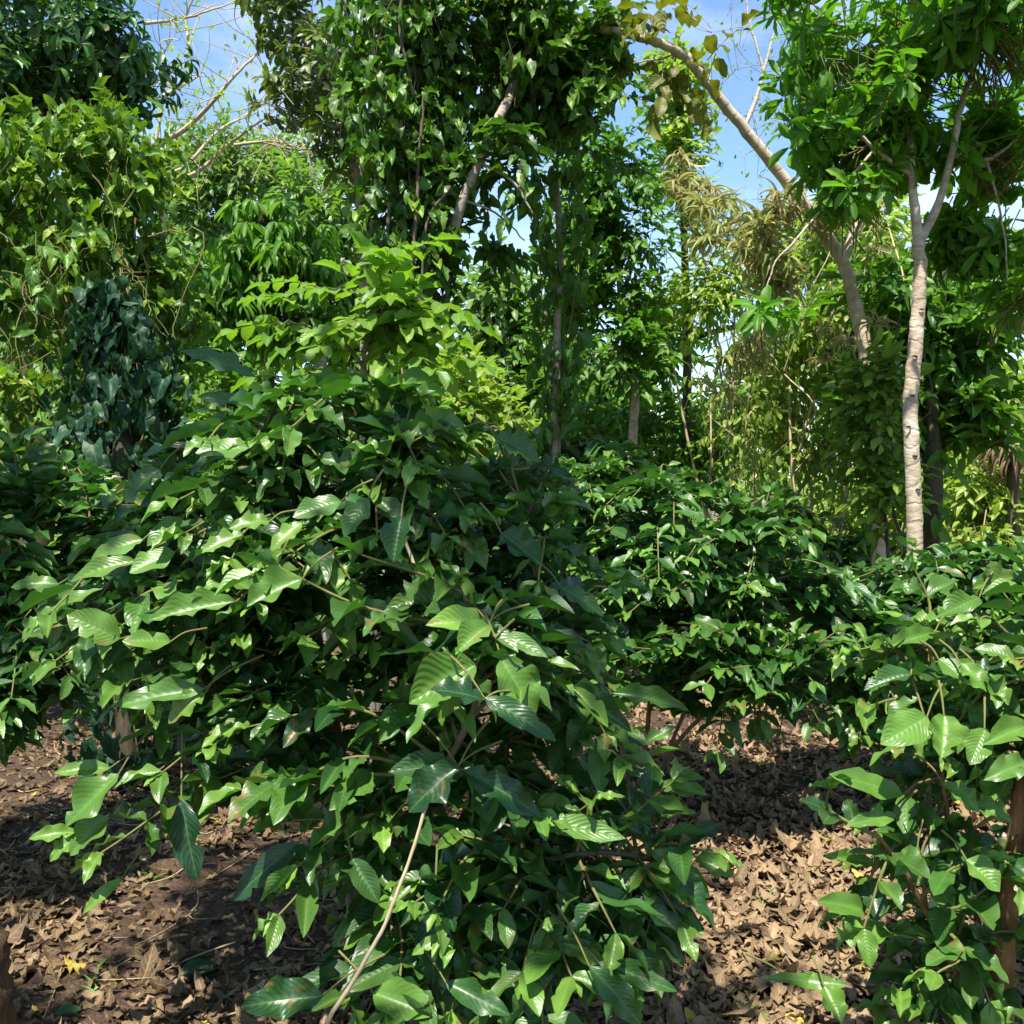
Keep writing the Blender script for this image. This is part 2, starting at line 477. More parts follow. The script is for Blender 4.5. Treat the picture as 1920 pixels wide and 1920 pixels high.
def spray(L, mode, p, out, ln, wd, young, tw=None, nleaf=6, spot=0.1, ysd=0.15, lo=0.0, hi=1.0):
    """one shoot with its leaves at p, growing along out"""
    if mode == 'vine':
        k = nleaf
        pos = p + R.normal(0, ln * 0.9, (k, 3))
        d = np.array([0, 0, -0.8]) + 0.45 * out + R.normal(0, 0.5, (k, 3))
        n = out * 0.8 + np.array([0, -0.12, 0.65]) + R.normal(0, 0.5, (k, 3))
        L.add(pos, d, n, ln * R.uniform(0.6, 1.2, k), wd * R.uniform(0.85, 1.15, k), tones(k, young, ysd, lo, hi, spot))
        if tw is not None and R.rand() < 0.6:
            a = p + np.array([R.normal(0, 0.05), 0, ln * 1.6]); b = p - np.array([R.normal(0, 0.05), 0, ln * 2.0])
            tw.add(smooth_path([a, p + R.normal(0, 0.03, 3), b], 3), 0.0035, 0.002, sides=4, cap=False)
        return
    if mode == 'spray':
        ax = unit(out + R.normal(0, 0.35, 3) + np.array([0, 0, 0.15]))
        tl = ln * (0.35 * nleaf + 0.4)
        t = np.linspace(0.15, 1, nleaf)
        start = p - ax * tl * 0.5
        sag = np.array([0, 0, -0.22 * tl])
        pos = start + ax * tl * t[:, None] + sag * (t ** 2)[:, None]
        side = unit(np.cross(ax, np.array([0, 0, 1.0])) + 1e-4)
        s = np.where(np.arange(nleaf) % 2 == 0, 1.0, -1.0)[:, None]
        d = ax * (0.45 + 0.7 * (t ** 3))[:, None] + side * s * (1 - 0.75 * t ** 3)[:, None] + np.array([0, 0, -0.25]) + R.normal(0, 0.22, (nleaf, 3))
        n = np.array([0, -0.1, 1.0]) + 0.25 * out + R.normal(0, 0.33, (nleaf, 3))
        yg = np.clip(young + 0.25 * (t > 0.9), 0, 1)
        tn = tones(nleaf, 0, ysd, lo, hi, spot); tn[:, 1] = np.clip(tn[:, 1] + yg, 0, 1)
        L.add(pos, d, n, ln * R.uniform(0.7, 1.15, nleaf), wd * R.uniform(0.85, 1.15, nleaf), tn)
        if tw is not None:
            tt = np.linspace(0, 1, 5)[:, None]
            tw.add(start - ax * tl * 0.5 * (1 - tt) * 0 + ax * tl * tt + sag * tt ** 2, max(0.003, ln * 0.025), 0.0015, sides=4, cap=False)
        return
    if mode == 'whorl':
        ax = unit(out + np.array([0, 0, 0.35]) + R.normal(0, 0.35, 3))
        s1 = unit(np.cross(ax, np.array([0.3, 0.2, 1.0]))); s2 = np.cross(ax, s1)
        a = np.linspace(0, 6.283, nleaf, endpoint=False) + R.uniform(0, 6) + R.normal(0, 0.2, nleaf)
        rad = np.cos(a)[:, None] * s1 + np.sin(a)[:, None] * s2
        d = rad + ax * R.uniform(0.05, 0.7, (nleaf, 1)) + np.array([0, 0, -0.25])
        n = ax + np.array([0, 0, 0.5]) + R.normal(0, 0.2, (nleaf, 3))
        pos = p - ax * R.uniform(0, 0.5, (nleaf, 1)) * ln + d * 0.05 * ln
        L.add(pos, d, n, ln * R.uniform(0.65, 1.15, nleaf), wd * R.uniform(0.85, 1.15, nleaf), tones(nleaf, young, ysd, lo, hi, spot))
        if tw is not None:
            tw.add(smooth_path([p - ax * ln * 2.2 - np.array([0, 0, 0.3 * ln]), p - ax * ln * 0.9, p], 3), 0.0038, 0.002, sides=5, cap=False)
        return
    if mode == 'drape':
        ax = unit(out + np.array([0, 0, 0.3]))
        a = R.uniform(0, 6.283, nleaf)
        rad = np.stack([np.cos(a), np.sin(a), np.zeros(nleaf)], -1)
        d = rad * R.uniform(0.5, 1.3, (nleaf, 1)) + np.array([0, 0, -0.6]) + R.normal(0, 0.15, (nleaf, 3))
        n = rad * 0.6 + np.array([0, 0, 0.9]) + R.normal(0, 0.2, (nleaf, 3))
        L.add(p + rad * 0.02, d, n, ln * R.uniform(0.6, 1.2, nleaf), wd, tones(nleaf, young, ysd, lo, hi, spot))
        if tw is not None:
            tw.add(smooth_path([p - ax * ln * 1.8, p - ax * ln * 0.6, p], 3), 0.006, 0.003, sides=4, cap=False)
        return
    if mode == 'pinnate':
        ax = unit(out + R.normal(0, 0.25, 3)); ax[2] = ax[2] * 0.5 + 0.05; ax = unit(ax)
        npair = nleaf; tl = ln * (0.62 * npair + 0.8)
        t = np.linspace(0.2, 0.97, npair)
        sag = np.array([0, 0, -0.38 * tl])
        side = unit(np.cross(ax, np.array([0, 0, 1.0])))
        for s in (1, -1):
            pos = p + ax * tl * t[:, None] + sag * (t ** 2)[:, None]
            d = side * s + ax * 0.45 + np.array([0, 0, -0.35]) + R.normal(0, 0.10, (npair, 3))
            n = np.array([0, -0.05, 1.0]) + R.normal(0, 0.14, (npair, 3)) - side * s * 0.25
            L.add(pos, d, n, ln * R.uniform(0.85, 1.1, npair), wd, tones(npair, young, ysd, lo, hi, spot))
        e = p + ax * tl + sag
        L.add(e, ax + np.array([0, 0, -0.7]), np.array([0, 0, 1.0]), ln, wd, tones(1, young, ysd, lo, hi, spot))
        if tw is not None:
            tt = np.linspace(0, 1, 7)[:, None]
            tw.add(p + ax * tl * tt + sag * tt ** 2, 0.004, 0.0015, sides=5, cap=False)
        return


def crown(L, blobs, n, mode, ln, wd, tw=None, young=0.1, nleaf=6, gap=-0.15, gs=2.5, inner=0.3, ysd=0.15, lo=0.0, hi=1.0, spot=0.08, upbias=0.0, seedo=0.0):
    R.seed(int(sum((k + 1) * (b[0] * 7 + b[1] * 13) for k, b in enumerate(blobs)) + len(mode) * 17) % 1000003)
    bm = [blob_m(b) for b in blobs]
    w = np.array([(r[0] * r[2]) * (b[6] if len(b) > 6 else 1.0) for (c, r), b in zip(bm, blobs)]); w = w / w.sum()
    made = tries = 0
    while made < n and tries < n * 8:
        tries += 1
        c, r = bm[R.choice(len(bm), p=w)]
        p, o = in_blob(c, r, inner)
        p = c + (p - c) * (1 + 0.55 * noise3(c * 3.1 + unit((p - c) / r) * 1.6, 1.0, 6.6))
        if noise3(p, gs, seedo + 3.1) < gap: continue
        if p[2] < 0.05: continue
        o = unit(o + np.array([0, 0, upbias]))
        yv = young + 0.25 * noise3(p, gs * 0.7, 9.7 + seedo)
        spray(L, mode, p, o, ln, wd, max(0, yv), tw, nleaf, spot, ysd, lo, hi)
        made += 1
    return bm


def hero(L, tw, x0, y0, x1, y1, wpx, d0, d1=None, young=0.2, roll=0.0, tone=0.6, spot=0.0, back=None):
    """one particular big leaf from its stalk to its tip"""
    d1 = d0 - 0.05 if d1 is None else d1
    a, b = P(x0, y0, d0), P(x1, y1, d1)
    d = b - a; ln = np.linalg.norm(d)
    wm = wpx / FPX * d0
    n = np.array([0.0, -0.75, 0.66])
    side = np.cross(unit(d), n)
    n = n + side * roll
    L.add(a, d + np.array([0, 0, 0.18 * ln]), n, ln * 1.10, wm / ln * 1.05, np.array([[np.clip(tone + R.uniform(-0.1, 0.1), 0, 1), young, max(spot, 0.45 * (R.rand() < 0.2))]]))
    bk = unit(-d + np.array([0, 0.5 * ln, 0.25 * ln])) * min(0.18, ln) if back is None else np.asarray(back) - a
    tw.add(smooth_path([a + bk, a + bk * 0.4 + np.array([0, 0, 0.01]), a], 4), 0.0035, 0.002, sides=5, cap=False)


def coffee_branch(L, tws, p0, p1, ln, wd, arch=0.12, sp=0.07, young=0.15, bare=0.3, spot=0.15, r0=0.006, droop=0.06):
    v = p1 - p0; length = np.linalg.norm(v)
    mid = p0 + v * 0.5 + np.array([0, 0, arch * length]) + R.normal(0, 0.03, 3)
    path = smooth_path([p0, mid, p1], 7)
    tw = Tubes(); tw.add(path, r0, 0.0025, sides=6, cap=False); tws.append((float(np.linalg.norm(mid - np.array([0, 0, CAMZ]))), tw))
    seg = np.linalg.norm(np.diff(path, axis=0), axis=1); cum = np.concatenate([[0], np.cumsum(seg)])
    tot = cum[-1]
    s = max(tot * bare, 0.06)
    flip = R.rand() < 0.5
    nodes = np.arange(s, tot, sp) if tot > s else np.array([tot])
    nodes = np.append(nodes[:-1], tot)
    for k, q in enumerate(nodes):
        t = q / tot
        c = np.array([np.interp(q, cum, path[:, i]) for i in range(3)])
        c2 = np.array([np.interp(max(0, q - 0.05), cum, path[:, i]) for i in range(3)])
        ax = unit(c - c2 + 1e-6)
        side = unit(np.cross(ax, np.array([0, 0, 1.0])))
        last = k == len(nodes) - 1
        for sgn in (1, -1):
            if not last and R.rand() < 0.12: continue
            f = 0.55 if not last else 1.3
            d = side * sgn + ax * f + np.array([0, 0, -droop]) + R.normal(0, 0.24, 3)
            n = np.array([0, -0.02, 1.0]) + R.normal(0, 0.30, 3) + side * sgn * 0.12
            size = ln * R.uniform(0.72, 1.15) * (0.75 if last else 1)
            y = np.clip(young + (0.35 if last else 0) + R.normal(0, 0.1) + (0.5 * R.rand() if R.rand() < 0.08 else 0), 0, 1)
            L.add(c, d, n, size, wd * R.uniform(0.85, 1.15), np.array([[R.rand() ** 1.7, y, (R.rand() < spot) * R.uniform(0.4, 1)]]))
        if last:
            L.add(c, ax + R.normal(0, 0.2, 3), np.array([0, 0, 1.0]), ln * 0.4, wd * 0.8, np.array([[0.8, min(1, young + 0.6), 0]]))


def coffee_shrub(label, base, stems, blobs, nb, ln=0.19, wd=0.42, temps=None, mat=None, young=0.12, heroes=(), inner=0.45, gap=-0.5, sp=0.07, stem_r=0.016, bark=None, spot=0.15, group='coffee shrubs', name='coffee_shrub', extra=None, trunk_first=None, near=False):
    R.seed(zlib.crc32(label.encode()) % 100000)
    root = thing(name, label, 'shrub', base, group)
    L = Leaves(temps or T_COFFEE); tw = Tubes(); tws = []
    paths = []
    for i, s in enumerate(stems):
        pth = smooth_path(s, 7)
        paths.append(pth)
        r = stem_r * R.uniform(0.8, 1.15)
        if i == 0 and trunk_first: r = trunk_first
        one_tube('stem', bark or B_COFFEE, root, pth, r, r * 0.4, sides=10, wob=0.003, lump=0.06)
    allp = np.concatenate(paths)
    bm = [blob_m(b) for b in blobs]
    w = np.array([r[0] * r[2] * (b[6] if len(b) > 6 else 1.0) for (c, r), b in zip(bm, blobs)]); w /= w.sum()
    made = 0; tries = 0
    while made < nb and tries < nb * 8:
        tries += 1
        c, r = bm[R.choice(len(bm), p=w)]
        p, o = in_blob(c, r, inner)
        if p[2] < 0.12 or noise3(p, 3.0, 5.5) < gap: continue
        cand = allp[np.abs(allp[:, 2] - (p[2] + 0.05)) < 0.4]
        if len(cand) == 0: cand = allp
        dist = np.linalg.norm((cand - p) * np.array([1, 1, 1.6]), axis=1)
        q = cand[np.argmin(dist + R.uniform(0, 0.25, len(dist)))]
        v = p - q; lv = np.linalg.norm(v)
        if lv < 0.15: p = q + unit(v + o) * 0.2
        coffee_branch(L, tws, q, p, ln, wd, arch=R.uniform(0.05, 0.2), sp=sp, young=young + 0.12 * noise3(p, 2, 1.3), bare=0.35 if lv > 0.5 else 0.2, spot=spot)
        made += 1
    for h in heroes:
        kw = h[-1] if isinstance(h[-1], dict) else {}
        hh = h[:-1] if isinstance(h[-1], dict) else h
        hero(L, tw, *hh, **kw)
    if extra: extra(root, L, tw)
    tws.sort(key=lambda t: t[0])
    for k, (dd, t) in enumerate(tws):
        if k < (90 if near else 0): t.build('branch', B_TWIG, root)
        else:
            t.q[0] = t.q[0] + tw.n; tw.v += t.v; tw.q += t.q; tw.uv += t.uv; tw.n += t.n
    o = tw.build('twig', B_TWIG, root)
    if o: o['kind'] = 'stuff'
    L.build('foliage', mat or M_COFFEE, root)
    return root


def tree(name, label, cat, trunk, tr, limbs, bark, L, lmat, tw=None, group=None, sides=12, lump=0.05, twbark=None):
    """trunk: list of points; limbs: list of (points, r0, r1)"""
    root = thing(name, label, cat, (trunk[0][0], trunk[0][1], 0), group)
    one_tube('trunk', bark, root, smooth_path(trunk, 8), tr[0], tr[1], sides=sides, wob=0.004, lump=lump)
    for pts, a, b in limbs:
        one_tube('limb', bark, root, smooth_path(pts, 6), a, b, sides=8, wob=0.004, lump=lump)
    if tw is not None and tw.v: tw.build('twig', twbark or bark, root)
    if L is not None and L.count(): L.build('foliage', lmat, root)
    return root


def gz(p):
    """the ground under a point"""
    return np.array([p[0], p[1], 0.0])


# ================================================================== SETTING
def vnoise2(x, y, s, seed):
    r = np.random.RandomState(seed); G = r.uniform(-1, 1, (256, 256))
    X, Y = x * s, y * s
    xi, yi = np.floor(X).astype(int), np.floor(Y).astype(int)
    fx, fy = X - xi, Y - yi
    fx = fx * fx * (3 - 2 * fx); fy = fy * fy * (3 - 2 * fy)
    g = lambda i, j: G[i % 256, j % 256]
    return (g(xi, yi) * (1 - fx) * (1 - fy) + g(xi + 1, yi) * fx * (1 - fy) + g(xi, yi + 1) * (1 - fx) * fy + g(xi + 1, yi + 1) * fx * fy)


def ground_h(x, y):
    near = np.exp(-((x / 9.0) ** 2 + ((y - 4) / 10.0) ** 2))
    return (0.03 * vnoise2(x, y, 1.1, 1) + 0.014 * vnoise2(x, y, 4.0, 2) + 0.007 * vnoise2(x, y, 12.0, 3) * near + 0.004 * vnoise2(x, y, 28.0, 4) * near) - 0.02


def build_ground():
    n = 420
    a = np.linspace(-1, 1, n)
    xs = np.sinh(a * 5.2) / np.sinh(5.2) * 300
    ys = 4.0 + np.sinh(a * 5.2) / np.sinh(5.2) * 400
    X, Y = np.meshgrid(xs, ys, indexing='ij')
    Z = ground_h(X, Y)
    V = np.stack([X, Y, Z], -1).reshape(-1, 3)
    i, j = np.meshgrid(np.arange(n - 1), np.arange(n - 1), indexing='ij')
    k = (i * n + j).ravel()
    Q = np.stack([k, k + n, k + n + 1, k + 1], -1)
    me = raw_mesh('ground', V, Q)
    m, nt, nd, lk = new_mat('soil')
    tc = nd.new('ShaderNodeTexCoord')
    n1 = nd.new('ShaderNodeTexNoise'); n1.inputs['Scale'].default_value = 3.0; n1.inputs['Detail'].default_value = 8; n1.inputs['Roughness'].default_value = 0.7
    n2 = nd.new('ShaderNodeTexNoise'); n2.inputs['Scale'].default_value = 45.0; n2.inputs['Detail'].default_value = 6
    n3 = nd.new('ShaderNodeTexVoronoi'); n3.inputs['Scale'].default_value = 70.0
    for q in (n1, n2, n3): lk.new(tc.outputs['Object'], q.inputs['Vector'])
    mr = nd.new('ShaderNodeMapRange'); mr.inputs[1].default_value = 0.35; mr.inputs[2].default_value = 0.65; lk.new(n1.outputs[0], mr.inputs[0])
    col = mixc(nd, lk, (0.070, 0.046, 0.031), (0.125, 0.086, 0.056), mr.outputs[0])
    mr2 = nd.new('ShaderNodeMapRange'); mr2.inputs[1].default_value = 0.4; mr2.inputs[2].default_value = 0.7; lk.new(n2.outputs[0], mr2.inputs[0])
    col = mixc(nd, lk, col, (0.05, 0.03, 0.022), mr2.outputs[0])
    # grass cover further out
    sx = nd.new('ShaderNodeSeparateXYZ'); lk.new(tc.outputs['Object'], sx.inputs[0])
    gm = nd.new('ShaderNodeMapRange'); gm.inputs[1].default_value = 9.0; gm.inputs[2].default_value = 13.0
    lk.new(mth(nd, lk, 'ADD', sx.outputs[1], mth(nd, lk, 'MULTIPLY', n1.outputs[0], 3.0)), gm.inputs[0])
    gcol = mixc(nd, lk, (0.10, 0.17, 0.03), (0.17, 0.22, 0.05), n1.outputs[0])
    col = mixc(nd, lk, col, gcol, gm.outputs[0])
    h = mth(nd, lk, 'ADD', mth(nd, lk, 'MULTIPLY', n2.outputs[0], 1.0), mth(nd, lk, 'MULTIPLY', n3.outputs[0], 0.5))
    bp = nd.new('ShaderNodeBump'); bp.inputs['Strength'].default_value = 0.9; bp.inputs['Distance'].default_value = 0.02; lk.new(h, bp.inputs['Height'])
    pr = nd.new('ShaderNodeBsdfPrincipled'); lk.new(col, pr.inputs['Base Color']); pr.inputs['Roughness'].default_value = 0.95
    pr.inputs['Specular IOR Level'].default_value = 0.15; lk.new(bp.outputs[0], pr.inputs['Normal'])
    out = nd.new('ShaderNodeOutputMaterial'); lk.new(pr.outputs[0], out.inputs[0])
    o = link_mesh('ground', me, m, None)
    o['kind'] = 'structure'


build_ground()


def litter():
    L = Leaves(T_DRY)
    n = 60000
    y = 2.2 + (R.rand(n) ** 1.35) * 9.0
    x = R.uniform(-0.62, 0.66, n) * (y + 0.6)
    den = 0.55 + 0.5 * vnoise2(x, y, 1.6, 8)
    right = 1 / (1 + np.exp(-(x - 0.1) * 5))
    keep = R.rand(n) < np.clip(den * (0.95 + 0.35 * right), 0.22, 1)
    x, y = x[keep], y[keep]; n = len(x); right = right[keep]
    z = ground_h(x, y) + R.uniform(0.004, 0.03, n) + 0.015 * right
    a = R.uniform(0, 6.283, n)
    d = np.stack([np.cos(a), np.sin(a), R.normal(0, 0.22, n)], -1)
    nn = np.stack([R.normal(0, 0.30, n), R.normal(0, 0.30, n), np.ones(n)], -1)
    t = tones(n, 0.0, 0.02, 0, 1, 0.3)
    t[:, 0] = np.clip(R.normal(0.30 + 0.38 * right, 0.25, n), 0, 1)  # litter lighter to the right, sunlight put into its tone
    yl = R.rand(n) < 0.025; t[yl, 1] = R.uniform(0.5, 1, yl.sum())
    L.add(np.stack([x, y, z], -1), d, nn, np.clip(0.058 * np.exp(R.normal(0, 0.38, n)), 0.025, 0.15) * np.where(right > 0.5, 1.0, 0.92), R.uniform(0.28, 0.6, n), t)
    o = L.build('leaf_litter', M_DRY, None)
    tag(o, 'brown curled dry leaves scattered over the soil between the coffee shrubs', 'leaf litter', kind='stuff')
    T = Tubes()
    for i in range(420):
        yy = 2.3 + R.rand() ** 1.3 * 5; xx = R.uniform(-0.6, 0.62) * (yy + 0.5)
        aa = R.uniform(0, 6.28); ll = R.uniform(0.06, 0.32)
        dd = np.array([math.cos(aa), math.sin(aa), 0]); c = np.array([xx, yy, float(ground_h(np.array([xx]), np.array([yy]))[0]) + 0.012])
        T.add(smooth_path([c - dd * ll / 2, c + R.normal(0, 0.02, 3) * np.array([1, 1, 0.3]), c + dd * ll / 2 + np.array([0, 0, R.uniform(0, 0.02)])], 3), R.uniform(0.0015, 0.004), 0.001, sides=5)
    o = T.build('twig_litter', B_TAN, None)
    tag(o, 'thin dry twigs lying among the fallen leaves', 'twigs', kind='stuff')
    G = Leaves(T_BLADE)
    for i in range(130):
        yy = 2.4 + R.rand() ** 1.2 * 6; xx = R.uniform(-0.58, 0.6) * (yy + 0.5)
        if noise3((xx, yy, 0), 0.9, 2.2) < -0.05: continue
        k = R.randint(4, 10); a = R.uniform(0, 6.28, k)
        c = np.array([xx, yy, float(ground_h(np.array([xx]), np.array([yy]))[0])])
        d = np.stack([np.cos(a), np.sin(a), R.uniform(0.5, 1.4, k)], -1)
        G.add(c + R.normal(0, 0.015, (k, 3)) * np.array([1, 1, 0]), d, np.stack([-np.cos(a) * .7, -np.sin(a) * .7, np.ones(k)], -1), R.uniform(0.03, 0.10, k), 0.13, tones(k, 0.2))
    tag(G.build('weeds', M_GRASS, None), 'small green weed tufts growing through the leaf litter', 'weeds', kind='stuff')
    # sunlit grass of the clearing beyond
    G = Leaves(T_BLADE)
    n = 9000
    yy = R.uniform(10, 24, n); xx = R.uniform(-0.1, 0.62, n) * yy
    a = R.uniform(0, 6.28, n)
    d = np.stack([np.cos(a), np.sin(a), R.uniform(1.0, 2.5, n)], -1)
    G.add(np.stack([xx, yy, ground_h(xx, yy)], -1), d, np.stack([-np.cos(a), -np.sin(a), np.ones(n)], -1), R.uniform(0.15, 0.4, n), 0.09, tones(n, 0.5, 0.25))
    tag(G.build('grass', M_GRASS, None), 'sunlit yellow green grass of the clearing beyond the trees', 'grass', kind='stuff')


litter()


def fallen(px, py, ln, wd, ang, label, mat, tone, temps, group=None):
    d = 1.6 / math.tan(math.atan((py - 960) / FPX) + PITCH)   # where the line of sight meets the soil
    c = P(px, py, d * 1.0)
    c[2] = float(ground_h(np.array([c[0]]), np.array([c[1]]))[0]) + 0.03
    L = Leaves(temps)
    dv = np.array([math.cos(ang), math.sin(ang), 0.05])
    L.add(c - dv * ln / 2, dv, np.array([0, -0.25, 1.0]), ln, wd, np.array([tone]))
    o = L.build('fallen_leaf', mat, None)
    o.location = (0, 0, 0)
    tag(o, label, 'fallen leaf', group)


FLAT = tset('ovate', 10, 3, 2, rag=0.03, droop=0.3, fold=0.15, wave=0.02)
fallen(372, 1796, 0.115, 0.62, 0.35, 'fresh dark green fallen leaf lying flat on the brown litter', M_PEPPER, (0.6, 0.1, 0), FLAT, 'fallen green and yellow leaves')
fallen(1495, 1902, 0.08, 0.55, -0.3, 'yellow fallen leaf on tan litter at the bottom, left of the brown stem', M_DRY, (0.8, 1.0, 0), FLAT, 'fallen green and yellow leaves')
fallen(1418, 1890, 0.12, 0.42, -0.6, 'pale green fading fallen leaf on tan litter beside a yellow one', M_YGREEN, (0.9, 0.7, 0.5), FLAT, 'fallen green and yellow leaves')
fallen(128, 1880, 0.07, 0.6, 0.4, 'small teal green fallen leaf on dark soil near the stump', M_PEPPER, (1, 0.4, 0), FLAT, 'fallen green and yellow leaves')

# ================================================================== SHRUBS
exec_heroes_main = [  # sunlit and shaded leaves are painted through young and tone
    (110, 1095, 25, 1102, 28, 2.75, dict(young=0.45)), (255, 1052, 140, 1092, 36, 2.6, dict(young=0.4)),
    (328, 1036, 255, 1078, 46, 2.55, dict(young=0.4, tone=0.9)), (268, 1012, 175, 1052, 42, 2.65, dict(young=0.35, tone=0.9)),
    (342, 972, 284, 1020, 36, 2.6, dict(young=0.35)), (190, 1105, 40, 1192, 34, 2.65, dict(young=0.4, roll=0.3)),
    (224, 1198, 128, 1166, 56, 2.5, dict(young=0.45, roll=-0.2)), (320, 1203, 238, 1212, 36, 2.5, dict(young=0.5)),
    (442, 1128, 298, 1176, 46, 2.45, dict(young=0.4, tone=0.9)), (505, 978, 438, 990, 34, 2.5, dict(young=0.55)),
    (455, 1002, 388, 1036, 34, 2.5, dict(young=0.6, spot=0.5)), (566, 1086, 478, 1142, 56, 2.35, dict(young=0.35, tone=0.9)),
    (676, 1124, 772, 1216, 38, 2.45, dict(young=0.2)), (598, 1100, 690, 1150, 34, 2.5, dict(young=0.25)),
    (566, 980, 514, 1032, 30, 2.45, dict(young=0.75)), (530, 1034, 484, 1092, 28, 2.45, dict(young=0.8)),
    (382, 1292, 230, 1338, 46, 2.5, dict(young=0.25, tone=0.8)), (384, 1300, 322, 1352, 40, 2.5, dict(young=0.5, spot=0.6)),
    (222, 1452, 140, 1548, 58, 2.6, dict(young=0.3, tone=0.9)), (206, 1440, 108, 1456, 28, 2.65, dict(young=0.5)),
    (205, 1534, 140, 1602, 48, 2.6, dict(young=0.3, tone=0.9, spot=0.4)), (142, 1560, 60, 1576, 26, 2.65, dict(young=0.55)),
    (146, 1566, 98, 1612, 26, 2.65, dict(young=0.55)), (228, 1648, 162, 1712, 22, 2.65, dict(young=0.6)),
    (916, 1168, 812, 1180, 46, 2.3, dict(young=0.75, spot=0.7)), (916, 1172, 864, 1224, 46, 2.25, dict(young=0.45, tone=0.9)),
    (892, 1246, 788, 1326, 78, 2.2, dict(young=0.35, tone=0.9, spot=0.3, roll=-0.2)), (906, 1312, 818, 1298, 52, 2.1, dict(young=0.0, tone=0.2, roll=0.3)),
    (940, 1236, 992, 1338, 66, 2.2, dict(young=0.35, tone=0.9)), (908, 1308, 1024, 1392, 42, 2.1, dict(young=0.0, tone=0.3)),
    (860, 1436, 778, 1520, 66, 2.2, dict(young=0.0, tone=0.1)), (856, 1438, 742, 1458, 46, 2.25, dict(young=0.05, tone=0.1)),
    (862, 1442, 998, 1536, 50, 2.2, dict(young=0.0, tone=0.1)), (922, 1180, 1010, 1240, 30, 2.3, dict(young=0.25)),
    (1052, 1102, 1122, 1152, 30, 2.6, dict(young=0.05)), (1050, 1290, 1172, 1372, 40, 2.5, dict(young=0.0, tone=0.3)),
    (1148, 1300, 1280, 1336, 32, 2.6, dict(young=0.15)), (1222, 1594, 1312, 1686, 46, 2.55, dict(young=0.2, tone=0.9)),
    (1304, 1608, 1364, 1648, 38, 2.55, dict(young=0.35)), (1000, 1538, 1152, 1592, 40, 2.4, dict(young=0.35)),
    (1236, 1474, 1316, 1500, 30, 2.6, dict(young=0.35)), (1122, 1804, 1252, 1872, 36, 2.35, dict(young=0.05)),
    (1105, 1812, 1192, 1922, 46, 2.25, dict(young=0.05, tone=0.6)), (836, 1842, 938, 1912, 44, 2.3, dict(young=0.0)),
    (605, 1868, 460, 1902, 60, 2.3, dict(young=0.0, tone=0.3)), (700, 1862, 800, 1914, 56, 2.35, dict(young=0.5, tone=0.9)),
    (815, 1705, 812, 1836, 58, 2.4, dict(young=0.0, tone=0.1)), (1040, 1762, 1124, 1812, 34, 2.4, dict(young=0.45)),
    (475, 706, 345, 664, 38, 3.1, dict(young=0.0)), (500, 770, 378, 756, 36, 3.0, dict(young=0.05)),
    (870, 802, 790, 792, 34, 2.8, dict(young=0.2)), (466, 840, 378, 858, 48, 2.7, dict(young=0.4, tone=0.9)),
    (640, 940, 562, 976, 46, 2.5, dict(young=0.3)), (690, 936, 652, 1000, 44, 2.45, dict(young=0.2)),
    (752, 970, 740, 1046, 46, 2.4, dict(young=0.0, tone=0.1)), (600, 560 + 300, 700, 900, 40, 2.7, dict(young=0.1)),
    (930, 820, 1000, 862, 44, 2.7, dict(young=0.05)), (760, 745, 775, 812, 50, 2.9, dict(young=0.0, tone=0.0)),
    (300, 880, 238, 936, 48, 2.9, dict(young=0.05)), (940, 1000, 1000, 1060, 50, 2.5, dict(young=0.0, tone=0.2)),
    (340, 1500, 360, 1640, 52, 2.5, dict(young=0.0, tone=0.1)), (560, 1580, 450, 1690, 46, 2.5, dict(young=0.0, tone=0.1)),
    (660, 1610, 700, 1690, 40, 2.4, dict(young=0.1, tone=0.1)),
]
base = gz(P(690, 1840, 3.05))
stems_main = [
    [base, P(672, 1600, 3.0), P(640, 1400, 3.0), P(600, 1200, 3.0), P(560, 950, 3.0), P(500, 800, 3.05)],
    [base + [0.05, 0.03, 0], P(740, 1560, 3.0), P(800, 1300, 2.9), P(760, 1050, 2.85), P(700, 830, 2.95)],
    [base + [-0.04, 0.05, 0], P(640, 1560, 3.15), P(610, 1380, 3.2), P(480, 1150, 3.2), P(330, 960, 3.25)],
    [base + [0.08, -0.02, 0], P(840, 1600, 2.9), P(960, 1350, 2.85), P(1010, 1100, 2.9), P(960, 880, 3.0)],
    [base + [0.02, 0.08, 0], P(720, 1500, 3.25), P(760, 1200, 3.4), P(780, 950, 3.5), P(800, 790, 3.5)],
    [base + [0.03, -0.05, 0], P(700, 1700, 2.85), P(800, 1500, 2.6), P(880, 1350, 2.45), P(915, 1180, 2.4)],
    [base + [0.06, -0.06, 0], P(760, 1760, 2.8), P(950, 1640, 2.6), P(1100, 1600, 2.55), P(1230, 1610, 2.6)],
]
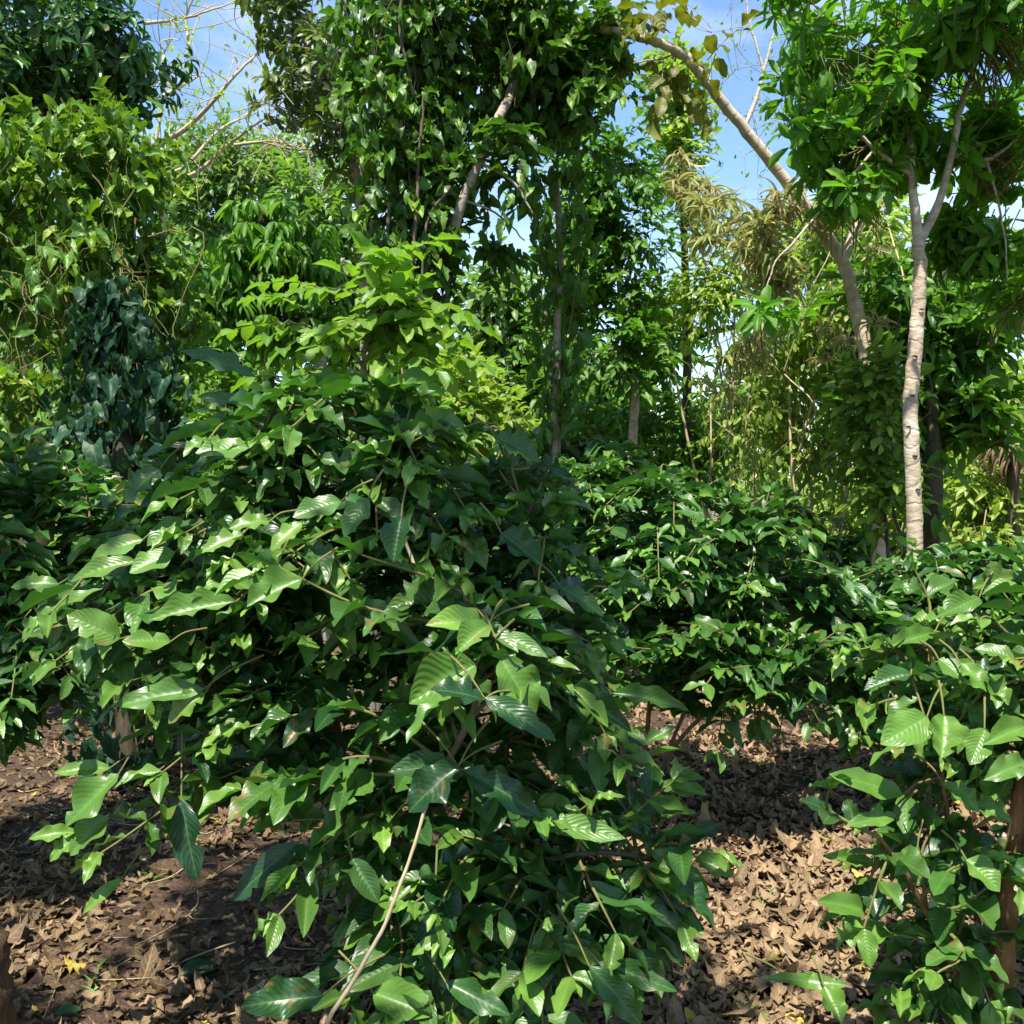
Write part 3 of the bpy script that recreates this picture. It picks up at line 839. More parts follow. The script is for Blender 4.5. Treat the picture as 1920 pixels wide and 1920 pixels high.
blobs_main = [
    (560, 860, 3.0, 330, 130, 0.45), (820, 900, 3.0, 230, 140, 0.5), (330, 1000, 2.9, 250, 130, 0.45),
    (620, 1080, 2.8, 330, 170, 0.5, 1.2), (300, 1180, 2.75, 200, 110, 0.35), (960, 1120, 2.75, 200, 210, 0.5, 1.2),
    (420, 1340, 2.75, 190, 110, 0.35), (960, 1400, 2.6, 190, 170, 0.4, 1.2), (680, 1340, 2.9, 230, 130, 0.45, 1.1),
    (250, 1550, 2.6, 110, 110, 0.2, 0.8), (560, 1640, 2.6, 120, 90, 0.2, 0.7), (1120, 1470, 2.7, 160, 130, 0.3),
    (1060, 1680, 2.6, 240, 130, 0.35, 1.3), (840, 1620, 2.6, 160, 110, 0.3, 0.8), (1010, 1850, 2.45, 210, 80, 0.25, 1.2), (760, 1820, 2.5, 150, 90, 0.25, 0.8),
    (540, 1430, 2.75, 170, 100, 0.35, 1.0), (640, 1540, 2.85, 120, 90, 0.3, 0.5), (880, 1080, 2.9, 200, 160, 0.4, 0.8),
]


def main_extra(root, L, tw):
    one_tube('bare_branch', B_TAN, root, smooth_path([P(802, 1500, 2.16), P(772, 1600, 2.15), P(735, 1700, 2.14), P(690, 1795, 2.14), P(610, 1920, 2.14), P(520, 2060, 2.14), P(440, 2200, 2.14)], 6), 0.0036, 0.0062, sides=8, wob=0.002, lump=0.08)
    one_tube('bare_branch', B_TAN, root, smooth_path([P(900, 1330, 2.6), P(828, 1170, 2.5), P(790, 1090, 2.45), P(757, 1010, 2.5), P(750, 960, 2.6)], 5), 0.0075, 0.003, sides=8, wob=0.002, lump=0.08)


coffee_shrub('large dark glossy coffee shrub filling the centre foreground, a bare tan stick at its foot', base, stems_main, blobs_main, 470, ln=0.155, wd=0.41, gap=-0.10, sp=0.062, spot=0.2, heroes=exec_heroes_main, extra=main_extra, inner=0.4, stem_r=0.015, near=True)

# right foreground shrub with the orange brown stem
hr = [
    (1738, 1344, 1668, 1402, 60, 2.3, dict(young=0.45, tone=0.9)), (1770, 1342, 1768, 1416, 58, 2.25, dict(young=0.5, tone=0.9)),
    (1846, 1366, 1826, 1432, 46, 2.25, dict(young=0.4)), (1925, 1362, 1862, 1400, 46, 2.25, dict(young=0.45)),
    (1760, 1236, 1802, 1272, 38, 2.4, dict(young=0.4)), (1800, 1244, 1846, 1292, 38, 2.35, dict(young=0.45)),
    (1838, 1266, 1882, 1320, 36, 2.35, dict(young=0.4)), (1692, 1490, 1570, 1474, 42, 2.35, dict(young=0.35, tone=1)),
    (1768, 1468, 1832, 1522, 36, 2.3, dict(young=0.4)), (1826, 1506, 1892, 1542, 34, 2.3, dict(young=0.4)),
    (1620, 1706, 1546, 1704, 38, 2.4, dict(young=0.35, tone=0.9)), (1812, 1612, 1868, 1668, 44, 2.3, dict(young=0.45)),
    (1902, 1082, 1838, 1112, 38, 2.7, dict(young=0.3)), (1752, 1186, 1680, 1222, 34, 2.6, dict(young=0.35)),
    (1836, 1120, 1772, 1164, 40, 2.6, dict(young=0.3)), (1680, 1530, 1604, 1556, 28, 2.35, dict(young=0.4)),
    (1925, 1430, 1866, 1464, 40, 2.2, dict(young=0.35)), (1720, 1590, 1690, 1640, 30, 2.35, dict(young=0.4)),
    (1640, 1620, 1556, 1622, 26, 2.4, dict(young=0.4)), (1560, 1846, 1450, 1850, 22, 2.4, dict(young=0.4)),
    (1545, 1850, 1572, 1912, 40, 2.35, dict(young=0.5)), (1480, 1838, 1580, 1858, 26, 2.4, dict(young=0.4)),
]
b2 = gz(P(1872, 1960, 2.62))
st2 = [[b2, P(1880, 1800, 2.55), P(1900, 1600, 2.5), P(1925, 1400, 2.5), P(1930, 1200, 2.55)],
       [b2 + [-0.03, 0.08, 0], P(1840, 1760, 2.65), P(1780, 1560, 2.6), P(1760, 1360, 2.6), P(1740, 1200, 2.7)],
       [b2 + [-0.02, -0.03, 0], P(1790, 1820, 2.5), P(1700, 1640, 2.4), P(1640, 1560, 2.4)]]
bl2 = [(1850, 1230, 2.6, 150, 110, 0.35), (1800, 1400, 2.55, 170, 110, 0.35, 1.2), (1720, 1530, 2.5, 130, 90, 0.3), (1700, 1690, 2.5, 130, 90, 0.25),
       (1860, 1560, 2.7, 110, 130, 0.3), (1680, 1830, 2.5, 110, 70, 0.2, 0.7), (1800, 1760, 2.7, 120, 120, 0.25, 0.7), (2000, 1400, 2.5, 120, 250, 0.4, 0.7)]
coffee_shrub('coffee shrub cut by the right edge, with thick orange brown stem and pale sunlit leaves', b2, st2, bl2, 125, ln=0.125, wd=0.50, gap=-0.25, spot=0.3, heroes=hr, inner=0.35, young=0.2, bark=B_ORANGE, stem_r=0.012, trunk_first=0.036, near=True)

# middle shrub behind the gap
b3 = gz(P(1200, 1492, 4.8))
st3 = [[b3, P(1215, 1350, 4.75), P(1230, 1150, 4.7), P(1240, 950, 4.7)], [b3 + [.05, 0, 0], P(1290, 1320, 4.6), P(1380, 1130, 4.5), P(1420, 1000, 4.5)],
       [b3 + [-.05, 0, 0], P(1150, 1300, 4.8), P(1110, 1100, 4.9), P(1100, 930, 4.9)], [b3 + [0, -.08, 0], P(1280, 1380, 4.4), P(1400, 1290, 4.2), P(1480, 1280, 4.1)]]
bl3 = [(1200, 960, 4.7, 190, 110, 0.5), (1340, 1030, 4.5, 200, 120, 0.5), (1250, 1170, 4.3, 200, 130, 0.5, 1.2), (1430, 1170, 4.3, 170, 120, 0.45), (1360, 1265, 4.1, 150, 60, 0.3, 0.7),
       (1130, 1120, 4.6, 120, 160, 0.4), (1550, 1150, 4.5, 110, 80, 0.4), (1500, 1240, 4.2, 110, 70, 0.3, 0.8), (1400, 1410, 3.9, 75, 40, 0.15, 0.35), (1180, 1290, 4.2, 120, 70, 0.3, 0.5)]
coffee_shrub('mid green coffee shrub behind the leaf strewn gap, right of the large dark one', b3, st3, bl3, 370, ln=0.128, gap=-0.2, sp=0.055, wd=0.46, temps=T_COFFEE_MID, mat=M_COFFEE_FAR, inner=0.3, young=0.10, stem_r=0.014)

# low shrub behind right
b4 = gz(P(1800, 1500, 4.9))
st4 = [[b4, P(1800, 1350, 4.9), P(1780, 1180, 4.8), P(1760, 1090, 4.8)], [b4 + [.08, 0, 0], P(1870, 1300, 4.8), P(1900, 1100, 4.7)], [b4 + [-.08, 0, 0], P(1700, 1330, 4.7), P(1620, 1200, 4.6)]]
bl4 = [(1800, 1120, 4.7, 190, 85, 0.5), (1640, 1180, 4.6, 140, 100, 0.4), (1640, 1290, 4.4, 130, 100, 0.4, 1.1), (1560, 1130, 5.0, 110, 70, 0.4), (1880, 1100, 4.6, 120, 90, 0.4), (1640, 1370, 4.5, 90, 60, 0.3, 0.6), (1750, 1260, 4.6, 160, 120, 0.4)]
coffee_shrub('low coffee shrub at the foot of the straight pale trunk on the right', b4, st4, bl4, 320, ln=0.128, sp=0.055, gap=-0.25, wd=0.48, temps=T_COFFEE_MID, mat=M_COFFEE_FAR, inner=0.3, young=0.12, stem_r=0.012)

# left shrub in shade
b5 = gz(P(-70, 1640, 3.9))
st5 = [[b5, P(-60, 1450, 3.9), P(-10, 1200, 3.9), P(40, 980, 3.9)], [b5 + [.05, .05, 0], P(-20, 1400, 4.0), P(90, 1150, 4.0), P(170, 980, 4.1)], [b5 + [-.05, 0, 0], P(-120, 1350, 3.9), P(-120, 1050, 3.9)]]
bl5 = [(40, 930, 4.0, 150, 110, 0.4), (180, 930, 4.2, 130, 90, 0.4), (30, 1100, 3.8, 130, 120, 0.4), (60, 1290, 3.6, 120, 110, 0.35, 1.3), (-80, 1150, 3.9, 140, 250, 0.4, 0.5), (120, 1180, 3.8, 110, 110, 0.3, 0.9), (20, 1360, 3.5, 70, 60, 0.2, 0.8)]
coffee_shrub('shaded bluish green coffee shrub at the left edge, below the tangle of vines', b5, st5, bl5, 210, ln=0.150, wd=0.42, gap=-0.25, sp=0.06, temps=T_COFFEE_MID, mat=M_COFFEE_FAR, inner=0.3, young=0.03, spot=0.3, stem_r=0.014)

# row behind
row = [((1480, 1020, 7.5), 'small coffee shrub in the second row, straight behind the mid green one', 170, 80), ((1640, 1060, 8.0), 'small coffee shrub in the second row, just left of the straight pale trunk', 130, 60),
       ((330, 900, 5.6), 'dark coffee shrub showing between the pepper pillar and the large central shrub', 190, 110), ((1060, 880, 7.0), 'shaded coffee shrub above the right shoulder of the large central shrub', 150, 70),
       ((1860, 1075, 7.5), 'second row coffee shrub at the right edge below the sunny thicket', 160, 50)]
for (px, py, d), lab, rx, ry in row:
    g = gz(P(px, 950, d)); c = P(px, py, d)
    s = [[g, (g + c) / 2 + [0.05, 0, 0], c + [0, 0, ry / FPX * d * 0.5]], [g + [0.1, 0, 0], (g + c) / 2 + [0.25, 0, 0], c + [0.4, 0, 0]], [g + [-0.1, 0, 0], (g + c) / 2 + [-0.25, 0, 0], c + [-0.4, 0, 0]]]
    hgt = c[2]
    coffee_shrub(lab, g, s, [(px, py, d, rx, ry, 0.6), (px, py + ry * 1.2, d - 0.2, rx * 1.1, ry * 1.1, 0.6)], 110, ln=0.17, wd=0.46, temps=T_COFFEE_LOW, mat=M_COFFEE_FAR, inner=0.3, young=0.1, stem_r=0.012)

# ================================================================== LEFT SIDE
# crown upper left, its shade put into a darker leaf material
L = Leaves(T_OBOV); tw = Tubes()
blobs = [(110, 90, 7.0, 190, 130, 0.9), (20, 180, 7.0, 160, 120, 0.8), (230, 130, 7.2, 80, 95, 0.6), (-150, 60, 7.0, 200, 200, 0.9, 0.6), (60, -80, 7.0, 260, 110, 0.9, 0.8), (215, 30, 7.2, 75, 60, 0.5)]
crown(L, blobs, 760, 'whorl', 0.135, 0.34, tw, young=0.07, nleaf=7, gap=-0.15, gs=2.0, inner=0.2)
g = gz(P(60, 900, 7.2))
tree('broadleaf_tree', 'dark leafy tree filling the top left corner above the vines', 'tree', [g, P(70, 700, 7.2), P(50, 400, 7.2), P(90, 100, 7.1)], (0.13, 0.06),
     [([P(55, 350, 7.2), P(120, 250, 7.1), P(200, 130, 7.2)], 0.045, 0.015), ([P(60, 300, 7.2), P(-20, 180, 7.0), P(-60, 60, 7.0)], 0.045, 0.015), ([P(80, 150, 7.1), P(170, 60, 7.1), P(220, 20, 7.2)], 0.03, 0.01)], B_DARK, L, M_COFFEE_FAR, tw)

# tangle of vines, left
L = Leaves(T_HEART); tw = Tubes()
blobs = [(110, 350, 6.0, 190, 130, 0.5), (60, 560, 5.8, 140, 160, 0.5), (220, 500, 6.0, 110, 110, 0.4), (40, 760, 5.6, 110, 110, 0.4), (300, 640, 6.2, 60, 160, 0.35), (210, 290, 6.2, 90, 80, 0.4), (-120, 550, 5.8, 120, 300, 0.5, 0.5), (330, 800, 6.0, 90, 80, 0.3)]
crown(L, blobs, 640, 'vine', 0.094, 0.72, tw, young=0.14, nleaf=4, gap=-0.2, gs=2.6, inner=0.5, ysd=0.25)
crown(L, blobs, 320, 'spray', 0.092, 0.66, tw, young=0.16, nleaf=6, gap=-0.2, gs=2.6, inner=0.4, ysd=0.25)
for i in range(22):
    px = R.uniform(0, 300); a = P(px, R.uniform(230, 600), 5.7); b = P(px + R.normal(0, 90), R.uniform(500, 820), 5.5)
    tw.add(smooth_path([a, a + (b - a) * .3 + R.normal(0, 0.16, 3), a + (b - a) * .65 + R.normal(0, 0.16, 3), b], 6) + R.normal(0, 0.012, (19, 3)), 0.005, 0.002, sides=5, cap=False)
root = thing('climbing_vine', 'sunlit tangle of heart leaved vines hanging down the left side', 'vine', gz(P(60, 900, 5.9)), 'climbing vines')
tw.build('stem', B_TWIG, root); L.build('foliage', M_VINE, root)


def vine_pillar(label, pts, rads, n, ln, wd, mat, young, temps, trunk_r, bark, group, name='climbing_vine', cat='vine', stemn=6, post=None, back=0.45, stem_mat=None):
    path = smooth_path(pts, 8)
    m = len(path); rads = np.interp(np.linspace(0, 1, m), np.linspace(0, 1, len(rads)), rads)
    L = Leaves(temps); tw = Tubes()
    k = R.randint(0, m, n); th = R.uniform(0, 2 * np.pi, n)
    o = np.stack([np.cos(th), np.sin(th), np.zeros(n)], -1)
    lump = np.array([1 + 1.0 * noise3(path[i] + oo, 2.6, 4.4) for i, oo in zip(k, o)])
    pos = path[k] + o * (rads[k] * R.uniform(0.6, 1.08, n) * lump)[:, None] + np.stack([np.zeros(n), np.zeros(n), R.normal(0, 0.05, n)], -1)
    keep = np.array([noise3(p, 2.4, 7.7) > -0.32 for p in pos]) & (pos[:, 2] > 0.03)
    pos, o = pos[keep], o[keep]; n = len(pos)
    d = np.array([0, 0, -1.0]) + 0.35 * o + R.normal(0, 0.33, (n, 3))
    nn = o + np.array([0, 0, 0.6]) + R.normal(0, 0.3, (n, 3))
    L.add(pos, d, nn, ln * R.uniform(0.6, 1.2, n), wd * R.uniform(0.85, 1.15, n), tones(n, young, 0.16, 0, 1, 0.08))
    for s in range(stemn):
        t0 = R.uniform(0, 6.28); kk = np.arange(0, m, 2)
        tt = t0 + np.cumsum(R.normal(0, 0.25, len(kk)))
        q = path[kk] + np.stack([np.cos(tt), np.sin(tt), np.zeros(len(kk))], -1) * (rads[kk] * R.uniform(0.3, 0.85))[:, None]
        tw.add(q, 0.006, 0.003, sides=5, cap=False)
    if post:
        r2 = thing(post[0], post[1], post[2], gz(path[0]))
        one_tube('trunk', bark, r2, smooth_path(pts, 8), trunk_r[0], trunk_r[1], sides=10, wob=0.004, lump=0.06)
    root = thing(name, label, cat, gz(path[0]), group)
    tw.build('stem', stem_mat or B_TWIG, root); L.build('foliage', mat, root)
    return root


vine_pillar('dark bluish pepper vine wrapped round a post in shade, left of the large shrub', [gz(P(235, 900, 5.0)), P(235, 1000, 5.0), P(230, 800, 5.0), P(225, 650, 5.0), P(205, 555, 5.0)], [0.20, 0.22, 0.25, 0.21, 0.07], 820, 0.115, 0.70, M_PEPPER, 0.03, T_HEART_BIG, (0.06, 0.04), B_DARK, 'climbing vines', post=('support_post', 'dark post hidden inside the bluish pepper vine', 'post'))

# bare pale branches, upper left
bare = [[(300, 338), (365, 325), (430, 270), (520, 200), (600, 120)], [(285, 300), (305, 190), (300, 120), (330, 60)], [(296, 272), (350, 240), (400, 190), (450, 130), (500, 85), (540, 40)],
        [(270, 44), (335, 36), (400, 18), (470, -10)], [(440, 272), (490, 266), (530, 268), (600, 292)], [(360, 300), (410, 245), (470, 210), (515, 150)], [(305, 180), (360, 150), (380, 135)], [(355, 90), (350, 30), (372, -20)],
        [(345, 315), (305, 330), (296, 338)], [(500, 268), (540, 278), (600, 280)]]
tb = gz(P(300, 900, 9.5))
root = thing('bare_tree', 'nearly leafless tree with bare pale tan branches against the sky, upper left', 'tree', tb)
one_tube('trunk', B_TAN, root, smooth_path([tb, P(310, 700, 9.5), P(305, 500, 9.5), P(296, 330, 9.3)], 8), 0.07, 0.045, sides=9, lump=0.05)
tw = Tubes(); L = Leaves(T_SMALL4)
for i, b in enumerate(bare):
    pts = [P(x, y, 9.2 + 0.25 * math.sin(i + k)) for k, (x, y) in enumerate(b)]
    if i: pts[0] = pts[0]
    one_tube('branch', B_TAN, root, smooth_path(pts, 6), 0.030 if i in (0, 2) else 0.018, 0.003, sides=7, wob=0.004)
    sp_ = smooth_path(pts, 5)
    for k in range(2, len(sp_)):
        for _ in range(2):
            if R.rand() < 0.55:
                e = sp_[k] + R.normal(0, 0.28, 3) + np.array([0, 0, 0.05])
                tw.add(smooth_path([sp_[k], (sp_[k] + e) / 2 + R.normal(0, 0.04, 3), e], 3), 0.006, 0.002, sides=4, cap=False)
                if R.rand() < 0.75:
                    kk = R.randint(2, 6)
                    L.add(e + R.normal(0, 0.07, (kk, 3)), R.normal(0, 1, (kk, 3)), np.array([0, 0, 1.0]), 0.08, 0.4, tones(kk, 0.5))
tw.build('twig', B_TAN, root); L.build('foliage', M_YGREEN, root)

# drooping bright green tree
L = Leaves(T_LANCE); tw = Tubes()
blobs = [(500, 420, 8.5, 70, 50, 0.4), (470, 500, 8.4, 100, 70, 0.5), (560, 480, 8.6, 70, 80, 0.4), (440, 560, 8.4, 90, 60, 0.4), (520, 580, 8.5, 110, 80, 0.5)]
crown(L, blobs, 420, 'drape', 0.20, 0.24, tw, young=0.2, nleaf=9, gap=-0.3, gs=2.0, inner=0.2)
g = gz(P(500, 900, 8.6))
tree('mango_tree', 'bright green young tree with drooping narrow leaves, left behind the yellow green sapling', 'tree', [g, P(505, 750, 8.6), P(498, 600, 8.6), P(500, 430, 8.5)], (0.07, 0.02),
     [([P(500, 640, 8.6), P(450, 560, 8.5), P(430, 520, 8.4)], 0.025, 0.01), ([P(500, 600, 8.6), P(550, 530, 8.6), P(570, 460, 8.6)], 0.025, 0.01)], B_DARK, L, M_DROOP, tw)

# compound leaved sapling
L = Leaves(T_OVATE); tw = Tubes()
trunk = [gz(P(690, 900, 4.4)), P(690, 1000, 4.4), P(684, 760, 4.4), P(690, 620, 4.4), P(700, 520, 4.4)]
fr = [((690, 640), (-1, -.3, .3), 6, .105), ((685, 660), (-1, -.1, .1), 6, .11), ((700, 600), (-.8, -.6, .55), 5, .11), ((690, 560), (-.5, -.5, .6), 5, .105), ((700, 540), (.5, -.5, .7), 5, .115),
      ((705, 560), (1, -.3, .4), 5, .115), ((700, 600), (.9, -.5, .2), 5, .115), ((700, 640), (.8, -.6, .1), 5, .11), ((690, 620), (-.2, -1, .3), 5, .105), ((690, 580), (.2, -1, .6), 5, .11),
      ((680, 680), (-.9, -.5, .1), 6, .11), ((600, 620), (-1, -.3, .25), 5, .105), ((720, 520), (.4, -.2, .9), 4, .12), ((740, 580), (.9, -.1, .5), 4, .12),
      ((760, 620), (.7, -.5, .0), 4, .12), ((640, 560), (-.7, -.1, .7), 5, .1), ((650, 690), (-.4, -.9, .0), 5, .1), ((720, 680), (.6, -.8, .0), 4, .11), ((590, 590), (-.6, .1, .7), 4, .1)]
for (px, py), ax, npair, ln in fr:
    spray(L, 'pinnate', P(px, py, 4.3), unit(ax), ln, 0.56, 0.35, tw, npair, ysd=0.2, spot=0.05)
crown(L, [(740, 590, 4.3, 80, 90, 0.25)], 34, 'spray', 0.14, 0.58, tw, young=0.45, nleaf=5, gap=-1)
tree('sapling', 'backlit yellow green sapling with paired leaflets, rising behind the large shrub', 'tree', trunk, (0.035, 0.012),
     [([P(690, 700, 4.4), P(640, 640, 4.35), P(540, 600, 4.3)], 0.012, 0.005), ([P(688, 660, 4.4), P(740, 610, 4.35), P(765, 600, 4.3)], 0.012, 0.005)], B_GREY, L, M_BRIGHT, tw, twbark=B_TWIG)

# ================================================================== CENTRE VINE TREE
trunk = [gz(P(700, 900, 6.4)), P(700, 800, 6.4), P(730, 620, 6.3), P(800, 510, 6.1), P(846, 440, 5.8), P(870, 370, 5.75), P(905, 290, 5.75), P(940, 210, 5.8), P(960, 160, 6.0), P(1000, -60, 6.3)]
L = Leaves(T_HEART); tw = Tubes()
blobs = [(1010, 110, 6.2, 120, 120, 0.5), (1080, 160, 6.2, 110, 110, 0.45), (950, 30, 6.2, 200, 90, 0.6), (1110, 260, 6.3, 70, 90, 0.35, 0.7), (1150, 60, 6.2, 100, 80, 0.4)]
crown(L, [(950, 330, 6.0, 90, 80, 0.3), (900, 460, 6.2, 70, 60, 0.3), (960, 230, 5.6, 50, 60, 0.15)], 46, 'spray', 0.11, 0.62, tw, young=0.02, nleaf=5, gap=-0.1, gs=3.0, inner=0.0)
crown(L, blobs, 480, 'spray', 0.095, 0.60, tw, young=0.06, nleaf=7, gap=0.06, gs=2.8, inner=0.1)
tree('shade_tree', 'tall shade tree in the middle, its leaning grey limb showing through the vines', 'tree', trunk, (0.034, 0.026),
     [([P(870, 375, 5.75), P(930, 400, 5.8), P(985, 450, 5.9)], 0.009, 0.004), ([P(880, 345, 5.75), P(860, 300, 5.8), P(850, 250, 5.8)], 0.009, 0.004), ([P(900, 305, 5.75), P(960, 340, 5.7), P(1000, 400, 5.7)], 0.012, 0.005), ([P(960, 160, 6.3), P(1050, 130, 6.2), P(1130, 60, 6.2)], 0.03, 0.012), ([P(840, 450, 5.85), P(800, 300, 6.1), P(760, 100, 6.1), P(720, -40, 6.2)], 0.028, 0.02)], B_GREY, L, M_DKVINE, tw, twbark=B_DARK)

L = Leaves(T_HEART); tw = Tubes()
blobs = [(800, 60, 6.0, 130, 110, 0.45), (760, 210, 5.9, 110, 110, 0.4), (890, 130, 6.0, 110, 120, 0.4), (760, 350, 5.85, 90, 90, 0.35), (810, 280, 6.1, 60, 100, 0.3), (770, 450, 5.85, 85, 75, 0.33), (800, 420, 6.1, 40, 90, 0.3), (790, 560, 5.9, 50, 70, 0.25), (700, 70, 6.1, 70, 90, 0.3, 0.8)]
blobs += [(735, 640, 6.1, 45, 60, 0.25, .8), (705, 760, 6.2, 50, 80, 0.28, .8)]
crown(L, blobs, 560, 'vine', 0.092, 0.74, tw, young=0.12, nleaf=4, gap=-0.2, gs=2.6, inner=0.25, ysd=0.2)
crown(L, blobs, 330, 'spray', 0.088, 0.68, tw, young=0.14, nleaf=6, gap=-0.1, gs=2.8, inner=0.2, ysd=0.25)
for pts in ([(785, 330), (778, 440), (772, 530)], [(752, -10), (750, 60), (765, 130), (775, 180)], [(795, 180), (782, 340)], [(845, 350), (800, 420), (790, 560)], [(730, 380), (720, 520), (705, 640)]):
    tw.add(smooth_path([P(x, y, 5.6) for x, y in pts], 6), 0.011, 0.008, sides=6)
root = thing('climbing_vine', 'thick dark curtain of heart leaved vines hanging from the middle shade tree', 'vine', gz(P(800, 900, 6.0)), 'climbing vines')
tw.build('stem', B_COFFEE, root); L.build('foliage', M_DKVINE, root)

# olive leaved tree left of it
L = Leaves(T_OBOV); tw = Tubes()
blobs = [(560, 60, 7.4, 110, 70, 0.5), (610, 150, 7.3, 100, 90, 0.5), (540, 200, 7.4, 70, 50, 0.4, 0.6), (640, 260, 7.3, 70, 70, 0.4), (680, 330, 7.3, 50, 60, 0.3), (520, -30, 7.4, 90, 50, 0.5)]
crown(L, blobs, 230, 'whorl', 0.125, 0.42, tw, young=0.12, nleaf=6, gap=-0.3, gs=2.0, inner=0.1)
g = gz(P(690, 900, 7.6))
tree('broadleaf_tree', 'olive green tree with open leaf sprays, left of the dark vine curtain', 'tree', [g, P(690, 600, 7.5), P(680, 380, 7.4), P(640, 200, 7.3), P(570, 30, 7.3)], (0.08, 0.03),
     [([P(665, 300, 7.4), P(600, 230, 7.3), P(540, 195, 7.4)], 0.025, 0.008), ([P(640, 200, 7.3), P(690, 100, 7.3), P(690, 20, 7.3)], 0.025, 0.01)], B_GREY, L, M_OLIVE, tw)

# ================================================================== CENTRE RIGHT
L = Leaves(T_SMALL4); tw = Tubes()
blobs = [(1140, 330, 8.4, 95, 95, 0.5), (1180, 430, 8.4, 70, 80, 0.4), (1090, 450, 8.3, 60, 90, 0.35), (1130, 560, 8.4, 100, 70, 0.4), (1170, 650, 8.3, 90, 70, 0.4), (1080, 600, 8.3, 60, 90, 0.35)]
crown(L, blobs, 520, 'spray', 0.105, 0.5, tw, young=0.1, nleaf=8, gap=-0.3, gs=2.2, inner=0.1)
g = gz(P(1185, 900, 8.4))
tree('slender_tree', 'slender tree with a pale grey trunk foot and a small dark crown, centre right', 'tree', [g, P(1186, 850, 8.4), P(1190, 730, 8.4), P(1170, 600, 8.4), P(1150, 420, 8.4), P(1140, 300, 8.4)], (0.047, 0.02),
     [([P(1180, 690, 8.4), P(1120, 600, 8.4)], 0.02, 0.008), ([P(1165, 560, 8.4), P(1200, 460, 8.4)], 0.02, 0.008)], B_PALE, L, M_TREE, tw, twbark=B_DARK)

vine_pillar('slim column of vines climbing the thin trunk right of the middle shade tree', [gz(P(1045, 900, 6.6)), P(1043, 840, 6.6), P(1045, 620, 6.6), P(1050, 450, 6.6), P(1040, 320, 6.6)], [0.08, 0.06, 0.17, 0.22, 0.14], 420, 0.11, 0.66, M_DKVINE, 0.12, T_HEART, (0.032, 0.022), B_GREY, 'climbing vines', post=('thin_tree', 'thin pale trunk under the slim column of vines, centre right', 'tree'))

# light feathery column
L = Leaves(T_SMALL); tw = Tubes()
blobs = [(1270, 190, 9.0, 48, 70, 0.25), (1275, 290, 9.0, 42, 60, 0.22), (1262, 120, 9.0, 50, 45, 0.2), (1290, 400, 9.0, 35, 60, 0.2, 0.6)]
crown(L, blobs, 280, 'spray', 0.10, 0.62, tw, young=0.35, nleaf=6, gap=-0.4, gs=2.6, inner=0.1, ysd=0.2)
g = gz(P(1290, 900, 9.0))
tree('slender_tree', 'thin dark trunk wrapped at the top in a feathery light green column of small leaves', 'tree', [g, P(1288, 800, 9.0), P(1288, 600, 9.0), P(1282, 420, 9.0), P(1272, 180, 9.0), P(1270, 60, 9.0)], (0.05, 0.02), [([P(1288, 640, 9), P(1340, 622, 8.8), P(1440, 600, 8.6)], 0.03, 0.02)], B_DARK, L, M_YGREEN, tw)

# leaning pale tree
tp = [gz(P(1650, 900, 6.6)), P(1648, 900, 6.6), P(1622, 660, 6.5), P(1603, 570, 6.5), P(1580, 490, 6.5), P(1540, 430, 6.5), P(1470, 335, 6.4), P(1390, 235, 6.3), P(1330, 160, 6.2), P(1285, 108, 6.1), P(1230, 78, 6.0), P(1150, 60, 6.0), P(1080, 42, 6.0)]
L = Leaves(T_TEAK); tw = Tubes()
blobs = [(1290, 30, 5.9, 60, 40, 0.3), (1260, 130, 5.9, 60, 40, 0.25, 0.8), (1240, 50, 5.9, 60, 40, 0.3, 0.7), (1110, 20, 5.9, 70, 30, 0.3, 0.5), (1325, 95, 5.9, 40, 35, 0.2, 0.7)]
crown(L, blobs, 14, 'spray', 0.145, 0.60, tw, young=0.30, nleaf=5, gap=-1, inner=0.0, ysd=0.2)
root = tree('leaning_tree', 'pale leaning tree bending across the blue sky, big olive leaves at its tip', 'tree', tp, (0.052, 0.024),
            [([P(1583, 482, 6.5), P(1600, 440, 6.5), P(1628, 395, 6.5), P(1650, 350, 6.4)], 0.038, 0.022), ([P(1395, 242, 6.3), P(1420, 180, 6.3), P(1430, 130, 6.3), P(1410, 60, 6.3), P(1396, -20, 6.3)], 0.016, 0.004),
             ([P(1430, 140, 6.3), P(1452, 60, 6.3), P(1470, -20, 6.3)], 0.010, 0.004), ([P(1320, 148, 6.2), P(1290, 100, 6.2), P(1240, 110, 6.1), P(1180, 120, 6.1)], 0.012, 0.004)], B_CREAM, L, M_TEAK, tw, lump=0.04, twbark=B_GREY)
# fine twigs against the sky
tw = Tubes(); L = Leaves(T_SMALL)
for i in range(46):
    a = P(R.uniform(1330, 1480), R.uniform(-10, 330), 6.3 + R.uniform(0, .6))
    e = a + np.array([R.normal(0, 0.16), R.normal(0, 0.1), R.normal(0, 0.22)])
    tw.add(smooth_path([a, (a + e) / 2 + R.normal(0, 0.03, 3), e], 4), 0.0025, 0.001, sides=4, cap=False)
    k = R.randint(2, 7); t = R.rand(k, 1)
    L.add(a + (e - a) * t + R.normal(0, 0.02, (k, 3)), R.normal(0, 1, (k, 3)), R.normal(0, 1, (k, 3)), R.uniform(0.025, 0.05, k), 0.5, tones(k, 0.3))
tw.build('fine_twig', B_GREY, root)['kind'] = 'stuff'; L.build('leaflet', M_YGREEN, root)['kind'] = 'stuff'

